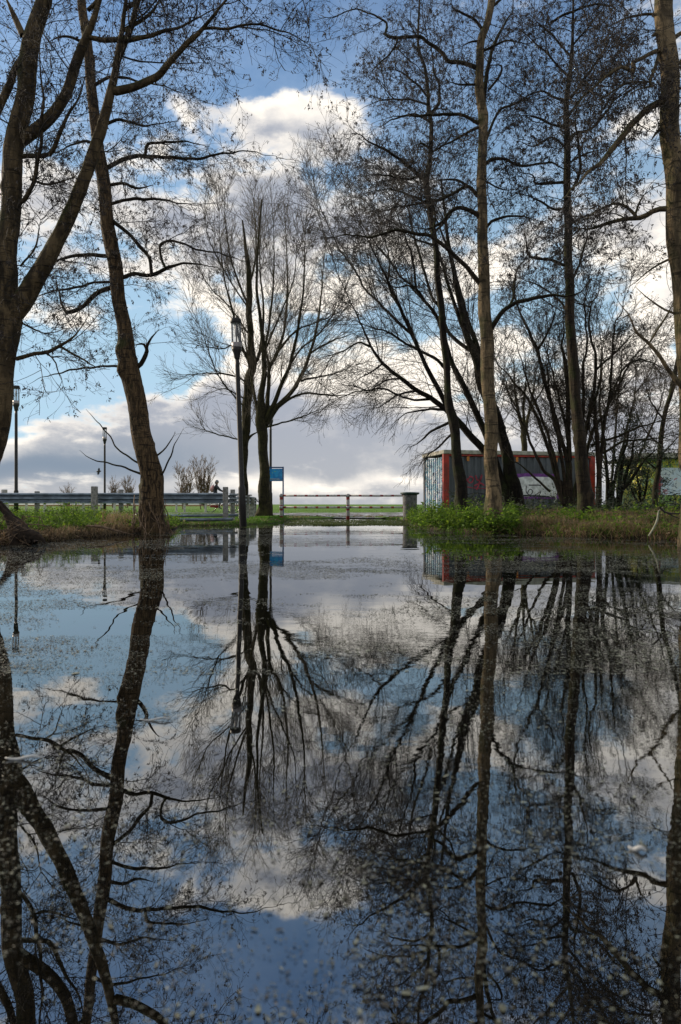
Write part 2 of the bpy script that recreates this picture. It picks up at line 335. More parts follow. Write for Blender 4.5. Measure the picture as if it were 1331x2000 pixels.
# ------------------------------------------------------------------ geometry helpers
class Geo:
    def __init__(s): s.v = []; s.f = []; s.mi = []; s.n = 0
    def add(s, V, Fc, mi=0):
        V = np.asarray(V, float).reshape(-1, 3)
        if isinstance(Fc, np.ndarray): s.f.append(('a', Fc + s.n)); s.mi.append(np.full(len(Fc), mi))
        else:
            by = {}
            for q in Fc: by.setdefault(len(q), []).append(q)
            for k, L in by.items(): s.f.append(('a', np.array(L)+s.n)); s.mi.append(np.full(len(L), mi))
        s.v.append(V); s.n += len(V)
    def build(s, name, mats, parent=None, base=(0, 0, 0), smooth=True):
        me = bpy.data.meshes.new(name)
        V = (np.concatenate(s.v) - np.array(base)).astype(np.float32)
        loops = np.concatenate([a.reshape(-1) for _, a in s.f]).astype(np.int32)
        tot = np.concatenate([np.full(len(a), a.shape[1]) for _, a in s.f]).astype(np.int32)
        st = np.concatenate([[0], np.cumsum(tot)[:-1]]).astype(np.int32)
        me.vertices.add(len(V)); me.vertices.foreach_set('co', V.ravel())
        me.loops.add(len(loops)); me.loops.foreach_set('vertex_index', loops)
        me.polygons.add(len(tot)); me.polygons.foreach_set('loop_start', st); me.polygons.foreach_set('loop_total', tot)
        me.polygons.foreach_set('material_index', np.concatenate(s.mi).astype(np.int32))
        me.polygons.foreach_set('use_smooth', np.full(len(tot), smooth))
        if not isinstance(mats, (list, tuple)): mats = [mats]
        for m_ in mats: me.materials.append(m_)
        me.update(calc_edges=True); me.validate()
        o = bpy.data.objects.new(name, me); C.objects.link(o)
        if parent: o.parent = parent
        return o
    # shapes
    def box(s, cx, cy, cz, sx, sy, sz, rz=0.0, mi=0, bev=0.0):
        h = np.array([sx, sy, sz])/2
        if bev <= 0: bev = min(h)*.12
        b = min(bev, min(h)*.45); pts = []; fs = []
        # chamfered box: 24 verts
        idx = {}
        for X in (-1, 1):
            for Y in (-1, 1):
                for Z in (-1, 1):
                    for a in range(3):
                        p = np.array([X*h[0], Y*h[1], Z*h[2]], float)
                        for k in range(3):
                            if k != a: p[k] -= (X, Y, Z)[k]*b
                        idx[(X, Y, Z, a)] = len(pts); pts.append(p)
        for a in range(3):
            o_ = [k for k in range(3) if k != a]
            for sg in (-1, 1):
                q = []
                for (u, v_) in ((-1, -1), (1, -1), (1, 1), (-1, 1)):
                    k = [0, 0, 0]; k[a] = sg; k[o_[0]] = u; k[o_[1]] = v_; q.append(idx[(*k, a)])
                fs.append(q)
            # edges parallel to axis a
            for u in (-1, 1):
                for v_ in (-1, 1):
                    k1 = [0]*3; k2 = [0]*3; k1[a] = -1; k2[a] = 1
                    for k in (k1, k2): k[o_[0]] = u; k[o_[1]] = v_
                    fs.append([idx[(*k1, o_[0])], idx[(*k2, o_[0])], idx[(*k2, o_[1])], idx[(*k1, o_[1])]])
        for X in (-1, 1):
            for Y in (-1, 1):
                for Z in (-1, 1): fs.append([idx[(X, Y, Z, 0)], idx[(X, Y, Z, 1)], idx[(X, Y, Z, 2)]])
        pts = np.array(pts); c_, s_ = math.cos(rz), math.sin(rz)
        pts = np.stack([pts[:, 0]*c_-pts[:, 1]*s_+cx, pts[:, 0]*s_+pts[:, 1]*c_+cy, pts[:, 2]+cz], 1)
        s.add(pts, fs, mi)
    def lathe(s, cx, cy, prof, n=20, mi=0, lean=(0, 0)):
        V = []; z0 = prof[0][1]
        for (r, z) in prof:
            for k in range(n):
                a = 2*math.pi*k/n; V.append((cx+lean[0]*(z-z0)+r*math.cos(a), cy+lean[1]*(z-z0)+r*math.sin(a), z))
        fs = []
        for i in range(len(prof)-1):
            for k in range(n): k2 = (k+1) % n; fs.append([i*n+k, i*n+k2, (i+1)*n+k2, (i+1)*n+k])
        fs.append(list(range(n))[::-1]); fs.append([(len(prof)-1)*n+k for k in range(n)])
        s.add(V, fs, mi)
    def tube(s, pts, r, n=8, mi=0, closed=False):
        P_ = np.array(pts, float); K = len(P_)
        R_ = np.full(K, r) if np.isscalar(r) else np.array(r)
        if closed: Tn = np.roll(P_, -1, 0)-np.roll(P_, 1, 0)
        else: Tn = np.gradient(P_, axis=0)
        Tn /= np.linalg.norm(Tn, axis=1)[:, None]+1e-9
        U = np.zeros_like(P_); ref = np.array([0, 0, 1.]) if abs(Tn[0][2]) < .8 else np.array([1., 0, 0])
        u = np.cross(Tn[0], ref); u /= np.linalg.norm(u)
        for i in range(K):
            u = u-Tn[i]*np.dot(u, Tn[i]); u /= np.linalg.norm(u)+1e-9; U[i] = u
        W_ = np.cross(Tn, U); a = np.arange(n)*2*math.pi/n
        V = P_[:, None]+R_[:, None, None]*(np.cos(a)[None, :, None]*U[:, None]+np.sin(a)[None, :, None]*W_[:, None])
        fs = []
        for i in range(K if closed else K-1):
            j = (i+1) % K
            for k in range(n): k2 = (k+1) % n; fs.append([i*n+k, i*n+k2, j*n+k2, j*n+k])
        if not closed: fs.append(list(range(n))[::-1]); fs.append([(K-1)*n+k for k in range(n)])
        s.add(V, fs, mi)
    def sphere(s, c, r, n=12, m=8, mi=0):
        r = np.array(r if not np.isscalar(r) else (r, r, r)); V = []
        for i in range(m+1):
            th = math.pi*i/m
            for k in range(n):
                a = 2*math.pi*k/n; V.append((c[0]+r[0]*math.sin(th)*math.cos(a), c[1]+r[1]*math.sin(th)*math.sin(a), c[2]+r[2]*math.cos(th)))
        s.add(V, [[i*n+k, (i+1)*n+k, (i+1)*n+(k+1) % n, i*n+(k+1) % n] for i in range(m) for k in range(n)], mi)

def batch_tubes(g, P_, R_, S=3, mi=0):
    if len(P_) == 0: return
    N, K, _ = P_.shape
    Tn = np.gradient(P_, axis=1); Tn /= np.linalg.norm(Tn, axis=2, keepdims=True)+1e-9
    Dm = P_[:, -1]-P_[:, 0]; Dm /= np.linalg.norm(Dm, axis=1, keepdims=True)+1e-9
    ref = np.where(np.abs(Dm[:, 2:3]) < .75, np.array([[0, 0, 1.]]), np.array([[.3, 1., 0]]))[:, None]
    U = np.cross(Tn, ref); U /= np.linalg.norm(U, axis=2, keepdims=True)+1e-9
    W_ = np.cross(Tn, U); a = np.arange(S)*2*math.pi/S
    V = P_[:, :, None]+R_[:, :, None, None]*(np.cos(a)[None, None, :, None]*U[:, :, None]+np.sin(a)[None, None, :, None]*W_[:, :, None])
    i = np.arange(K-1)[:, None]; k = np.arange(S)[None]; k2 = (k+1) % S
    q = np.stack([i*S+k, i*S+k2, (i+1)*S+k2, (i+1)*S+k], -1).reshape(-1, 4)
    Fq = (np.arange(N)[:, None, None]*(K*S)+q[None]).reshape(-1, 4)
    g.add(V, Fq, mi)

def quads(g, c, u, v_, mi=0, kite=True):
    """leaf shapes: centre c, half axes u (length) v_ (width)"""
    if kite: V = np.stack([c-u, c+v_-u*.15, c+u, c-v_-u*.15], 1)
    else: V = np.stack([c-u-v_, c-u+v_, c+u+v_, c+u-v_], 1)
    g.add(V, np.arange(len(c)*4).reshape(-1, 4), mi)
def unit(a): return a/(np.linalg.norm(a, axis=-1, keepdims=True)+1e-9)

def W(px, py, d): return np.array([(px-CX)*d/F, d, CAMZ+(HZ-py)*d/F])

def root(name, label, cat, loc, group=None):
    o = bpy.data.objects.new(name, None); C.objects.link(o); o.location = tuple(loc); o.empty_display_size = .2
    o['label'] = label; o['category'] = cat
    if group: o['group'] = group
    return o
def groot(*a): return root(*a, 'steel guard rails')
def tag(o, label, cat, group=None):
    o['label'] = label; o['category'] = cat
    if group: o['group'] = group
    return o

# ------------------------------------------------------------------ terrain
SH = [(-400, 5.5), (0, 8.0), (60, 8.3), (110, 8.9), (200, 10.3), (262, 11.6), (335, 12.3), (352, 15.0), (450, 15.9), (540, 17.5), (562, 21.2), (590, 23.5), (700, 24.2), (775, 23.0), (795, 19.0), (815, 14.2), (850, 12.3), (950, 11.0), (1100, 10.3), (1331, 9.1), (1800, 6)]
SHx = np.array([(a-CX)/F for a, b in SH]); SHy = np.array([b for a, b in SH])
HTx = (np.array([-400, 0, 250, 345, 540, 590, 770, 800, 860, 1000, 1331, 1800])-CX)/F
HTz = np.array([.26, .20, .12, .05, .06, .03, .03, .10, .18, .22, .28, .30])
def hsh(x, y): return (np.sin(x*1.7+y*.6)+np.sin(x*.9-y*1.9+1.3)+np.sin(x*3.7+y*2.9+.4)*.5+np.sin(x*6.1-y*5.3)*.3)/2.8
def ground_z(x, y):
    x = np.asarray(x, float); y = np.asarray(y, float)
    t = np.clip(x/np.maximum(y, .3), -2.0, 2.0); t = np.where(y < .3, np.sign(x)*2, t)
    sh = np.interp(t, SHx, SHy); sh = np.where(np.abs(t) > .85, np.maximum(5.5, 6-0*t), sh)
    s = y-sh+.22*hsh(x*1.5, y*1.5)
    H = np.interp(t, HTx, HTz)
    far = np.clip((y-18)/8, 0, 1); far = far*far*(3-2*far)
    Hl = .065+.02*hsh(x*.3, y*.3)
    right = np.clip((t-.08)/.1, 0, 1)*np.clip((60-y)/20, 0, 1)
    H = H*(1-far)+far*(Hl*(1-right)+.22*right)
    k = np.clip(s/.55, 0, 1); k = k*k*(3-2*k)
    k3 = np.clip(s/3.2, 0, 1); H = np.minimum(H, .07)+(H-np.minimum(H, .07))*k3
    z = -.22+(H+.22)*k+.015*hsh(x*3, y*3)*k
    z = np.where(s < 0, -.22+.0*s, z)
    z = z+np.where(y > 200, (y-200)*0.00002, 0)
    return z
def terrain():
    xs = np.concatenate([-np.geomspace(3000, 22, 26), np.linspace(-20, 20, 201), np.geomspace(22, 3000, 26)])
    ys = np.concatenate([np.linspace(-60, 0, 13), np.linspace(1, 30, 146), np.geomspace(30.4, 3500, 60)])
    X, Y = np.meshgrid(xs, ys); Z = ground_z(X, Y)
    ny, nx = X.shape
    i = np.arange(ny-1)[:, None]*nx+np.arange(nx-1)[None]
    Fq = np.stack([i, i+1, i+nx+1, i+nx], -1).reshape(-1, 4)
    g = Geo(); g.add(np.stack([X, Y, Z], -1), Fq); o = g.build('ground', M['ground']); o['kind'] = 'structure'
    o.location = (0, 0, 0)
terrain()
g = Geo(); n_ = 2
g.add([(-60, -60, 0), (60, -60, 0), (60, 45, 0), (-60, 45, 0)], [[0, 1, 2, 3]])
o = g.build('flood_water', M['water'], smooth=False); o['kind'] = 'structure'
# wet path crossing behind the barrier
def path():
    cl = [(-14, 33.2, 1.2), (-6, 32.5, 1.6), (-3, 31.0, 3.0), (0, 29.3, 5.5), (2.5, 29.0, 5.0), (5, 31.0, 2.4), (9, 32.5, 1.8), (20, 34.0, 1.6)]
    cx = np.array([c[0] for c in cl]); xs = np.linspace(-14, 20, 120)
    yc = np.interp(xs, cx, [c[1] for c in cl]); wd = np.interp(xs, cx, [c[2] for c in cl])
    g = Geo(); V = []
    K = 9
    for j in range(K):
        yy = yc-wd+2*wd*j/(K-1)+.15*hsh(xs*2, yc*0+j)
        V.append(np.stack([xs, yy, np.maximum(ground_z(xs, yy), .01)+.012], 1))
    V = np.array(V); i = np.arange(K-1)[:, None]*120+np.arange(119)[None]
    g.add(V, np.stack([i, i+1, i+121, i+120], -1).reshape(-1, 4)); o = g.build('path', M['path']); o['kind'] = 'structure'
path()

# ------------------------------------------------------------------ trees
def catmull(p, n):
    p = np.array(p, float); q = np.vstack([2*p[0]-p[1], p, 2*p[-1]-p[-2]])
    seg = np.linalg.norm(np.diff(p[:, :3], axis=0), axis=1); cum = np.concatenate([[0], np.cumsum(seg)])
    o = []
    for s in np.linspace(0, cum[-1], n):
        i = min(max(np.searchsorted(cum, s)-1, 0), len(p)-2); t = (s-cum[i])/max(seg[i], 1e-6)
        a, b, c, d = q[i], q[i+1], q[i+2], q[i+3]
        o.append(.5*((2*b)+(-a+c)*t+(2*a-5*b+4*c-d)*t*t+(-a+3*b-3*c+d)*t**3))
    o = np.array(o); o[:, 3] = np.maximum(o[:, 3], .003); return o
def limb_tube(g, pr, flare=0.0, mi=0, rough=.05):
    L = np.sum(np.linalg.norm(np.diff(pr[:, :3], axis=0), axis=1)); n = max(6, int(L/.07)); n = min(n, 170)
    c = catmull(pr, n); S = int(np.clip(6+c[:, 3].max()*120, 6, 26))
    P_ = c[:, :3]; R_ = c[:, 3].copy()
    # slight organic wobble
    ph = rng.uniform(0, 6, 4); s = np.linspace(0, L, n)
    if not flare and R_.max() < .16:
        k = np.clip(s/max(L, .1)*4, 0, 1)*min(.016, L*.008)*np.clip(1.25-R_/.05, .15, 1)
        P_[:, 2] += k*(np.sin(s*9+ph[0])+.6*np.sin(s*21+ph[1])); P_[:, 1] += k*1.3*np.sin(s*11+ph[2]); P_[:, 0] += k*.6*np.sin(s*15+ph[3])
        R_ = R_*np.interp(s/max(L, .1), [0, .55, 1], [1, .92, .28])
    P_[:, 0] += .12*R_*np.sin(s*5+ph[0]); P_[:, 1] += .12*R_*np.sin(s*4.3+ph[1])
    Tn = np.gradient(P_, axis=0); Tn = unit(Tn); U = unit(np.cross(Tn, np.array([0.02, 1., .03]))); V_ = np.cross(Tn, U)
    a = np.arange(S)*2*math.pi/S
    rr = R_[:, None]*(1+rough*np.sin(2*a[None]+s[:, None]*1.3+ph[2])+rough*.8*np.sin(3*a[None]-s[:, None]*2.1+ph[3])+rough*.7*np.sin(5*a[None]+s[:, None]*7)+rough*.5*rng.normal(size=(n, S)))
    if R_.max() > .09:
        for q in range(int(L*1.6)):
            s0, a0 = rng.uniform(.3, L), rng.uniform(0, 6.28); da = np.abs((a[None]-a0+math.pi) % (2*math.pi)-math.pi)
            rr = rr*(1+rng.uniform(.10, .34)*np.exp(-((s[:, None]-s0)/rng.uniform(.05, .12))**2-(da/.55)**2))
    if flare:
        fl = np.exp(-s/.22)[:, None]; rr = rr*(1+flare*fl*(1+.45*np.sin(5*a[None]+ph[0])))
    V = P_[:, None]+rr[:, :, None]*(np.cos(a)[None, :, None]*U[:, None]+np.sin(a)[None, :, None]*V_[:, None])
    i = np.arange(n-1)[:, None]; k = np.arange(S)[None]; k2 = (k+1) % S
    g.add(V, np.stack([i*S+k, i*S+k2, (i+1)*S+k2, (i+1)*S+k], -1).reshape(-1, 4), mi)
    g.add(V[-1], [list(range(S))], mi)
    return c
def spawn(P_, R_, dens, L, ang, K, up, wig, rr, rmin, t0=.15, zmin=0.0, flat=.6, bias=None, taper=.5):
    seg = np.linalg.norm(np.diff(P_, axis=1), axis=2).sum(1)
    n = rng.poisson(dens*seg*(1-t0)); idx = np.repeat(np.arange(len(P_)), n); N = len(idx)
    if N == 0: return np.zeros((0, K, 3)), np.zeros((0, K))
    t = rng.uniform(t0, 1, N); Kp = P_.shape[1]; f = t*(Kp-1); i = np.minimum(f.astype(int), Kp-2); fr = (f-i)[:, None]
    p = P_[idx, i]*(1-fr)+P_[idx, i+1]*fr; Tn = unit(P_[idx, i+1]-P_[idx, i]); rp = R_[idx, i]
    keep = p[:, 2] > zmin; p, Tn, rp, t = p[keep], Tn[keep], rp[keep], t[keep]; N = len(p)
    if N == 0: return np.zeros((0, K, 3)), np.zeros((0, K))
    rnd = rng.normal(size=(N, 3)); rnd[:, 2] *= flat
    pe = unit(rnd-Tn*np.sum(rnd*Tn, 1, keepdims=True))
    a = np.radians(rng.uniform(*ang, N))[:, None]; d = unit(np.cos(a)*Tn+np.sin(a)*pe)
    if bias is not None: d = unit(d+np.array(bias))
    ln = L*rng.uniform(.45, 1.0, N)*(1-taper*t); r0 = np.clip(np.minimum(rp*.65, ln*rr), rmin, None)
    out = np.zeros((N, K, 3)); out[:, 0] = p
    upv = np.array([0, 0, 1.])
    for k in range(1, K):
        out[:, k] = out[:, k-1]+d*(ln/(K-1))[:, None]
        d = unit(d+rng.normal(size=(N, 3))*wig+upv*up)
    out[:, :, 2] = np.maximum(out[:, :, 2], .25)
    R = r0[:, None]*np.linspace(1, .35, K)[None]; R = np.maximum(R, rmin*.8)
    return out, R
def resample(cs, K=26):
    P_, R_ = [], []
    for c in cs:
        f = np.linspace(0, len(c)-1, K); i = np.minimum(f.astype(int), len(c)-2); fr = (f-i)[:, None]
        q = c[i]*(1-fr)+c[i+1]*fr; P_.append(q[:, :3]); R_.append(q[:, 3])
    return np.array(P_), np.array(R_)
def catkins(g, P_, n, mi, ln=(.025, .05), r=.0038, drop=.9, cones=.4):
    """clusters of hanging catkins and small round cones at twig ends"""
    K = P_.shape[1]; idx = np.repeat(rng.integers(0, len(P_), n//3+1), 3)[:n]
    k = np.repeat(rng.integers(max(1, K-2), K, n//3+1), 3)[:n]; p = P_[idx, k]+rng.normal(size=(n, 3))*.012
    d = unit(rng.normal(size=(n, 3))*.45+np.array([0, 0, -drop])); l = rng.uniform(*ln, n); isc = rng.random(n) < cones
    l = np.where(isc, .017, l); rr = np.where(isc, .0070, r)*rng.uniform(.8, 1.25, n)
    Q = np.stack([p, p+d*(l*.25)[:, None], p+d*(l*.75)[:, None], p+d*l[:, None]], 1)
    R = np.stack([rr*.35, rr, rr*.9, rr*.15], 1); batch_tubes(g, Q, R, 4, mi)

def make_limbs(spec, d, dz=None, slope=.45):
    """spec points (px, py, width px[, depth offset]) -> world polylines; each limb swings a little nearer or farther along its length"""
    p0 = spec[0]; sl = rng.uniform(-slope, slope) if slope else 0.0
    out = []; acc = 0.0; prev = None
    for q in spec:
        if prev is not None: acc += math.hypot(q[0]-prev[0], q[1]-prev[1])*d/F
        prev = q
        dd = d+(q[3] if len(q) > 3 else 0)+(sl*acc)
        w_ = W(q[0], q[1], dd); out.append((*w_, q[2]*.5*dd/F))
    return np.array(out)
def SC(k, ls): return [[(q[0], q[1], q[2]*k) for q in l] for l in ls]
TREES = {}; nt = [0]
def tree(name, label, cat, d, trunk, limbs, barkm, levels, cat_n=0, group=None, zmin=1.6, twigm='twig', crown_limb_mat=None, seedv=0, flare=.35, trunk_slope=.0, extra=None, limb_slope=.45, ckw={}, wk=1.0):
    global rng
    rng = np.random.default_rng(100+seedv)
    tr = [make_limbs(s, d, slope=trunk_slope) for s in trunk]
    b = tr[0][0][:3].copy(); gz = float(ground_z(b[0], b[1])); b[2] = max(gz, -.1)
    group = group or {'alder_tree': 'tall bare alders at the water edge', 'bare_willow': 'bare bushes on the skyline', 'young_tree': 'thin young trees by the shed', 'evergreen_shrub': 'leafy dark shrubs by the shed'}.get(name)
    r_ = root(name, label, cat, b, group)
    tr[0][0][2] = gz-.12
    g = Geo(); cs = []
    for i, t in enumerate(tr): cs.append(limb_tube(g, t, flare if i == 0 else 0, rough=.035))
    g.build('trunk', barkm, r_, b)
    g = Geo(); ls = []
    for s in SC(wk, limbs):
        c = limb_tube(g, make_limbs(s, d, slope=limb_slope), 0, 0, .03); ls.append(c)
    P0_, R0_ = resample(cs+ls)
    allP = []; par = (P0_, R0_); last = None
    for i, lv in enumerate(levels):
        lv = dict(lv); S = lv.pop('S', 3); src = lv.pop('src', 'last'); mi = lv.pop('mi', 1)
        pp = (P0_, R0_) if src == 'limbs' else par
        if src == 'onlylimbs': pp = resample(ls)
        if src in ('all', 'all2'):
            sets = [(resample(ls)[0], resample(ls)[1])] + allP if src == 'all' else allP
            outs = [spawn(q[0], q[1], zmin=zmin if src == 'all' else .3, **lv) for q in sets]
            a = (np.concatenate([o_[0] for o_ in outs]), np.concatenate([o_[1] for o_ in outs]))
        else: a = spawn(pp[0], pp[1], zmin=zmin if (i == 0 or src != 'last') else .3, **lv)
        batch_tubes(g, a[0], a[1], S, mi)
        par = a
        last = a
        allP.append(a)
    nt[0] += sum(len(q[0]) for q in allP); print(name, [len(q[0]) for q in allP])
    if cat_n and len(last[0]): catkins(g, last[0], cat_n, 2, **ckw)
    if extra: extra(g, allP)
    g.build('crown', [crown_limb_mat or barkm, M[twigm], M['cone']], r_, b)
    TREES[name] = r_
    return r_, cs, b

ALD = lambda a=1.0, L=1.6, r=.0028: [
    dict(dens=3.0*a, L=L, ang=(35, 80), K=10, up=.02, wig=.18, rr=.010, rmin=.0055, S=5, flat=.45, t0=.1),
    dict(dens=6.0*a, L=.90, ang=(30, 70), K=7, up=.0, wig=.22, rr=.007, rmin=.0034, S=4, flat=.6, src='all', taper=.3),
    dict(dens=7.5*a, L=.48, ang=(30, 70), K=6, up=-.03, wig=.24, rr=.006, rmin=r, S=3, flat=.8, src='all2', taper=.3),
    dict(dens=4.2*a, L=.20, ang=(25, 65), K=4, up=-.10, wig=.24, rr=.006, rmin=r*.85, S=3, flat=.9, taper=.2)]

# T1: big multi-stemmed alder at the left edge
d = 8.0
tree('alder_tree', 'thick multi-stemmed tree at the left edge, greenish bark, forking low and again high up', 'tree', d,
 SC(.86, [[(-60, 1045, 84), (-42, 940, 70), (-20, 860, 66), (-6, 780, 66), (0, 700, 70), (2, 640, 76), (3, 590, 70), (14, 480, 50), (20, 400, 44), (29, 300, 43), (46, 200, 39), (59, 100, 37), (85, 0, 31), (105, -90, 24), (120, -230, 14)],
  [(14, 620, 48), (50, 578, 44), (88, 520, 38), (112, 467, 33), (149, 389, 30), (176, 325, 28), (190, 277, 26), (210, 203, 24), (227, 135, 21), (237, 68, 18), (246, 0, 16), (255, -120, 10)],
  [(30, 285, 28), (54, 267, 29), (95, 233, 27), (125, 190, 25), (145, 135, 24), (169, 75, 21), (190, 17, 18), (215, -90, 12)],
  [(-50, 330, 20), (-12, 235, 20), (27, 145, 17), (57, 85, 15), (81, 20, 13), (95, -80, 9)]]),
 [[(226, 179, 16), (267, 169, 15), (304, 149, 14), (338, 115, 12), (372, 81, 11), (406, 44, 9), (440, 3, 8), (470, -60, 5)],
  [(169, 72, 9), (216, 78, 10), (270, 76, 9), (321, 61, 8), (382, 40, 6), (423, 14, 5)],
  [(395, 56, 6), (450, 53, 5), (510, 50, 4), (560, 62, 4), (610, 95, 3)],
  [(225, 132, 14), (257, 50, 12), (272, -10, 10), (290, -100, 6)],
  [(45, 70, 13), (30, 35, 12), (12, -5, 9)],
  [(240, 60, 8), (290, 30, 7), (320, -10, 5)],
  [(33, 701, 9), (66, 692, 8), (93, 688, 8), (119, 675, 7), (145, 657, 5), (157, 640, 4), (178, 610, 3)],
  [(119, 677, 5), (159, 700, 4), (182, 715, 3), (215, 722, 2)],
  [(93, 690, 3), (108, 705, 3), (114, 725, 3), (122, 745, 2)],
  [(22, 412, 9), (50, 385, 8), (74, 330, 8), (80, 260, 7), (85, 200, 6), (78, 120, 5), (84, 60, 4)],
  [(28, 312, 9), (50, 303, 9), (98, 301, 9), (122, 247, 8), (152, 193, 7), (168, 150, 5)],
  [(60, 350, 5), (100, 360, 5), (150, 345, 4)], [(20, 620, 4), (60, 640, 4), (100, 655, 3)], [(40, 520, 4), (70, 480, 4), (80, 430, 3)],
  [(172, 20, 8), (240, -40, 6), (330, -70, 4)], [(244, 20, 7), (300, -20, 6), (380, -60, 4)]],
 M['bark_pale'], ALD(1.2, 1.25, .0019), 13000, zmin=1.9, seedv=1, flare=.2)

# T2: leaning furrowed tree
d = 12.0
def roots_t2(): pass
t2, cs2, b2 = tree('leaning_tree', 'leaning rough-barked tree on the left bank, ringed by pale roots at the waterline', 'tree', d,
 [[(300, 1042, 52), (299, 1010, 47), (297, 953, 44), (286, 885, 38), (271, 818, 36), (260, 750, 37), (255, 716, 38), (248, 683, 34), (238, 615, 27), (229, 548, 27), (217, 480, 27), (208, 405, 24), (200, 338, 24), (192, 280, 21), (184, 230, 20), (179, 169, 20), (169, 68, 18), (160, 0, 16), (150, -120, 10)]],
 [[(230, 543, 9), (243, 541, 9), (264, 534, 8), (297, 539, 8), (324, 524, 8), (345, 517, 6), (405, 517, 4), (440, 530, 3)],
  [(297, 539, 7), (290, 500, 6), (270, 480, 6), (250, 450, 4)],
  [(324, 524, 5), (314, 500, 5), (316, 473, 5), (338, 470, 5), (372, 483, 4), (422, 494, 4), (500, 515, 3)],
  [(205, 330, 9), (236, 314, 8), (270, 304, 8), (294, 306, 7), (389, 309, 6), (450, 297, 5), (520, 300, 3), (550, 312, 2)],
  [(284, 303, 6), (287, 284, 6), (304, 279, 5), (358, 277, 4), (410, 285, 3)],
  [(212, 362, 7), (243, 358, 6), (270, 368, 6), (300, 362, 4)],
  [(213, 400, 7), (233, 394, 6), (270, 388, 6), (345, 394, 4), (390, 405, 3)],
  [(218, 430, 8), (250, 456, 7), (287, 494, 6), (300, 515, 5)],
  [(215, 500, 8), (203, 500, 8), (159, 497, 7), (128, 505, 6), (108, 512, 5), (80, 530, 3)],
  [(225, 560, 10), (195, 569, 10), (178, 582, 10), (165, 596, 9), (145, 609, 9), (129, 607, 7), (119, 587, 6), (114, 563, 5), (108, 540, 3)],
  [(220, 551, 6), (190, 551, 5), (165, 559, 5), (126, 564, 5), (92, 574, 4), (60, 585, 3)],
  [(245, 716, 6), (235, 716, 5), (189, 716, 4), (142, 723, 4), (90, 735, 3), (55, 752, 2)],
  [(262, 716, 12), (274, 713, 10), (287, 689, 9), (287, 679, 7), (297, 659, 6), (312, 642, 4)],
  [(287, 685, 5), (280, 672, 5), (263, 674, 4)],
  [(300, 935, 5), (314, 929, 4), (334, 892, 3.4), (341, 868, 3), (358, 838, 2)], [(295, 895, 4), (306, 890, 4), (324, 875, 3), (338, 855, 3), (342, 842, 2)],
  [(275, 905, 5), (267, 902, 4), (236, 882, 3.4), (216, 855, 3), (189, 821, 3), (168, 800, 2)],
  [(275, 925, 5), (263, 921, 4), (236, 911, 3.4), (206, 902, 3), (182, 899, 3), (155, 879, 2)],
  [(195, 290, 7), (170, 275, 6), (140, 285, 4), (100, 300, 3)], [(190, 250, 7), (230, 235, 6), (290, 245, 4), (350, 235, 3)],
  [(180, 170, 7), (220, 150, 6), (280, 160, 4), (340, 175, 3), (380, 190, 2)], [(172, 90, 7), (130, 70, 5), (90, 85, 3)]],
 M['bark_rough'], ALD(1.15, 1.15, .0024), 13000, zmin=3.2, seedv=2, flare=.28, crown_limb_mat=M['bark'])
rng = np.random.default_rng(77)
g = Geo()
for k in range(22):
    a = rng.uniform(-.6, 3.8); ph = a+rng.normal()*1.1; wob = rng.uniform(0, 6); R0 = .27
    pts = []
    for j in range(9):
        t = j/8; h = (.35+.45*(k % 5)/4)*(1-t)
        aa = a+(ph-a)*t+.16*math.sin(4*t+wob); rad = R0*(1+.55*t*t)+.008*rng.normal()
        pts.append((b2[0]-.02+rad*math.cos(aa)*1.0-.04*(1-t), b2[1]-rad*abs(math.sin(aa)), b2[2]+h*rng.uniform(.85, 1.05)-.02))
    g.tube(pts, np.linspace(.007, .011, 9)*rng.uniform(.5, 1.2), 5)
g.build('root', M['root'], t2, b2)

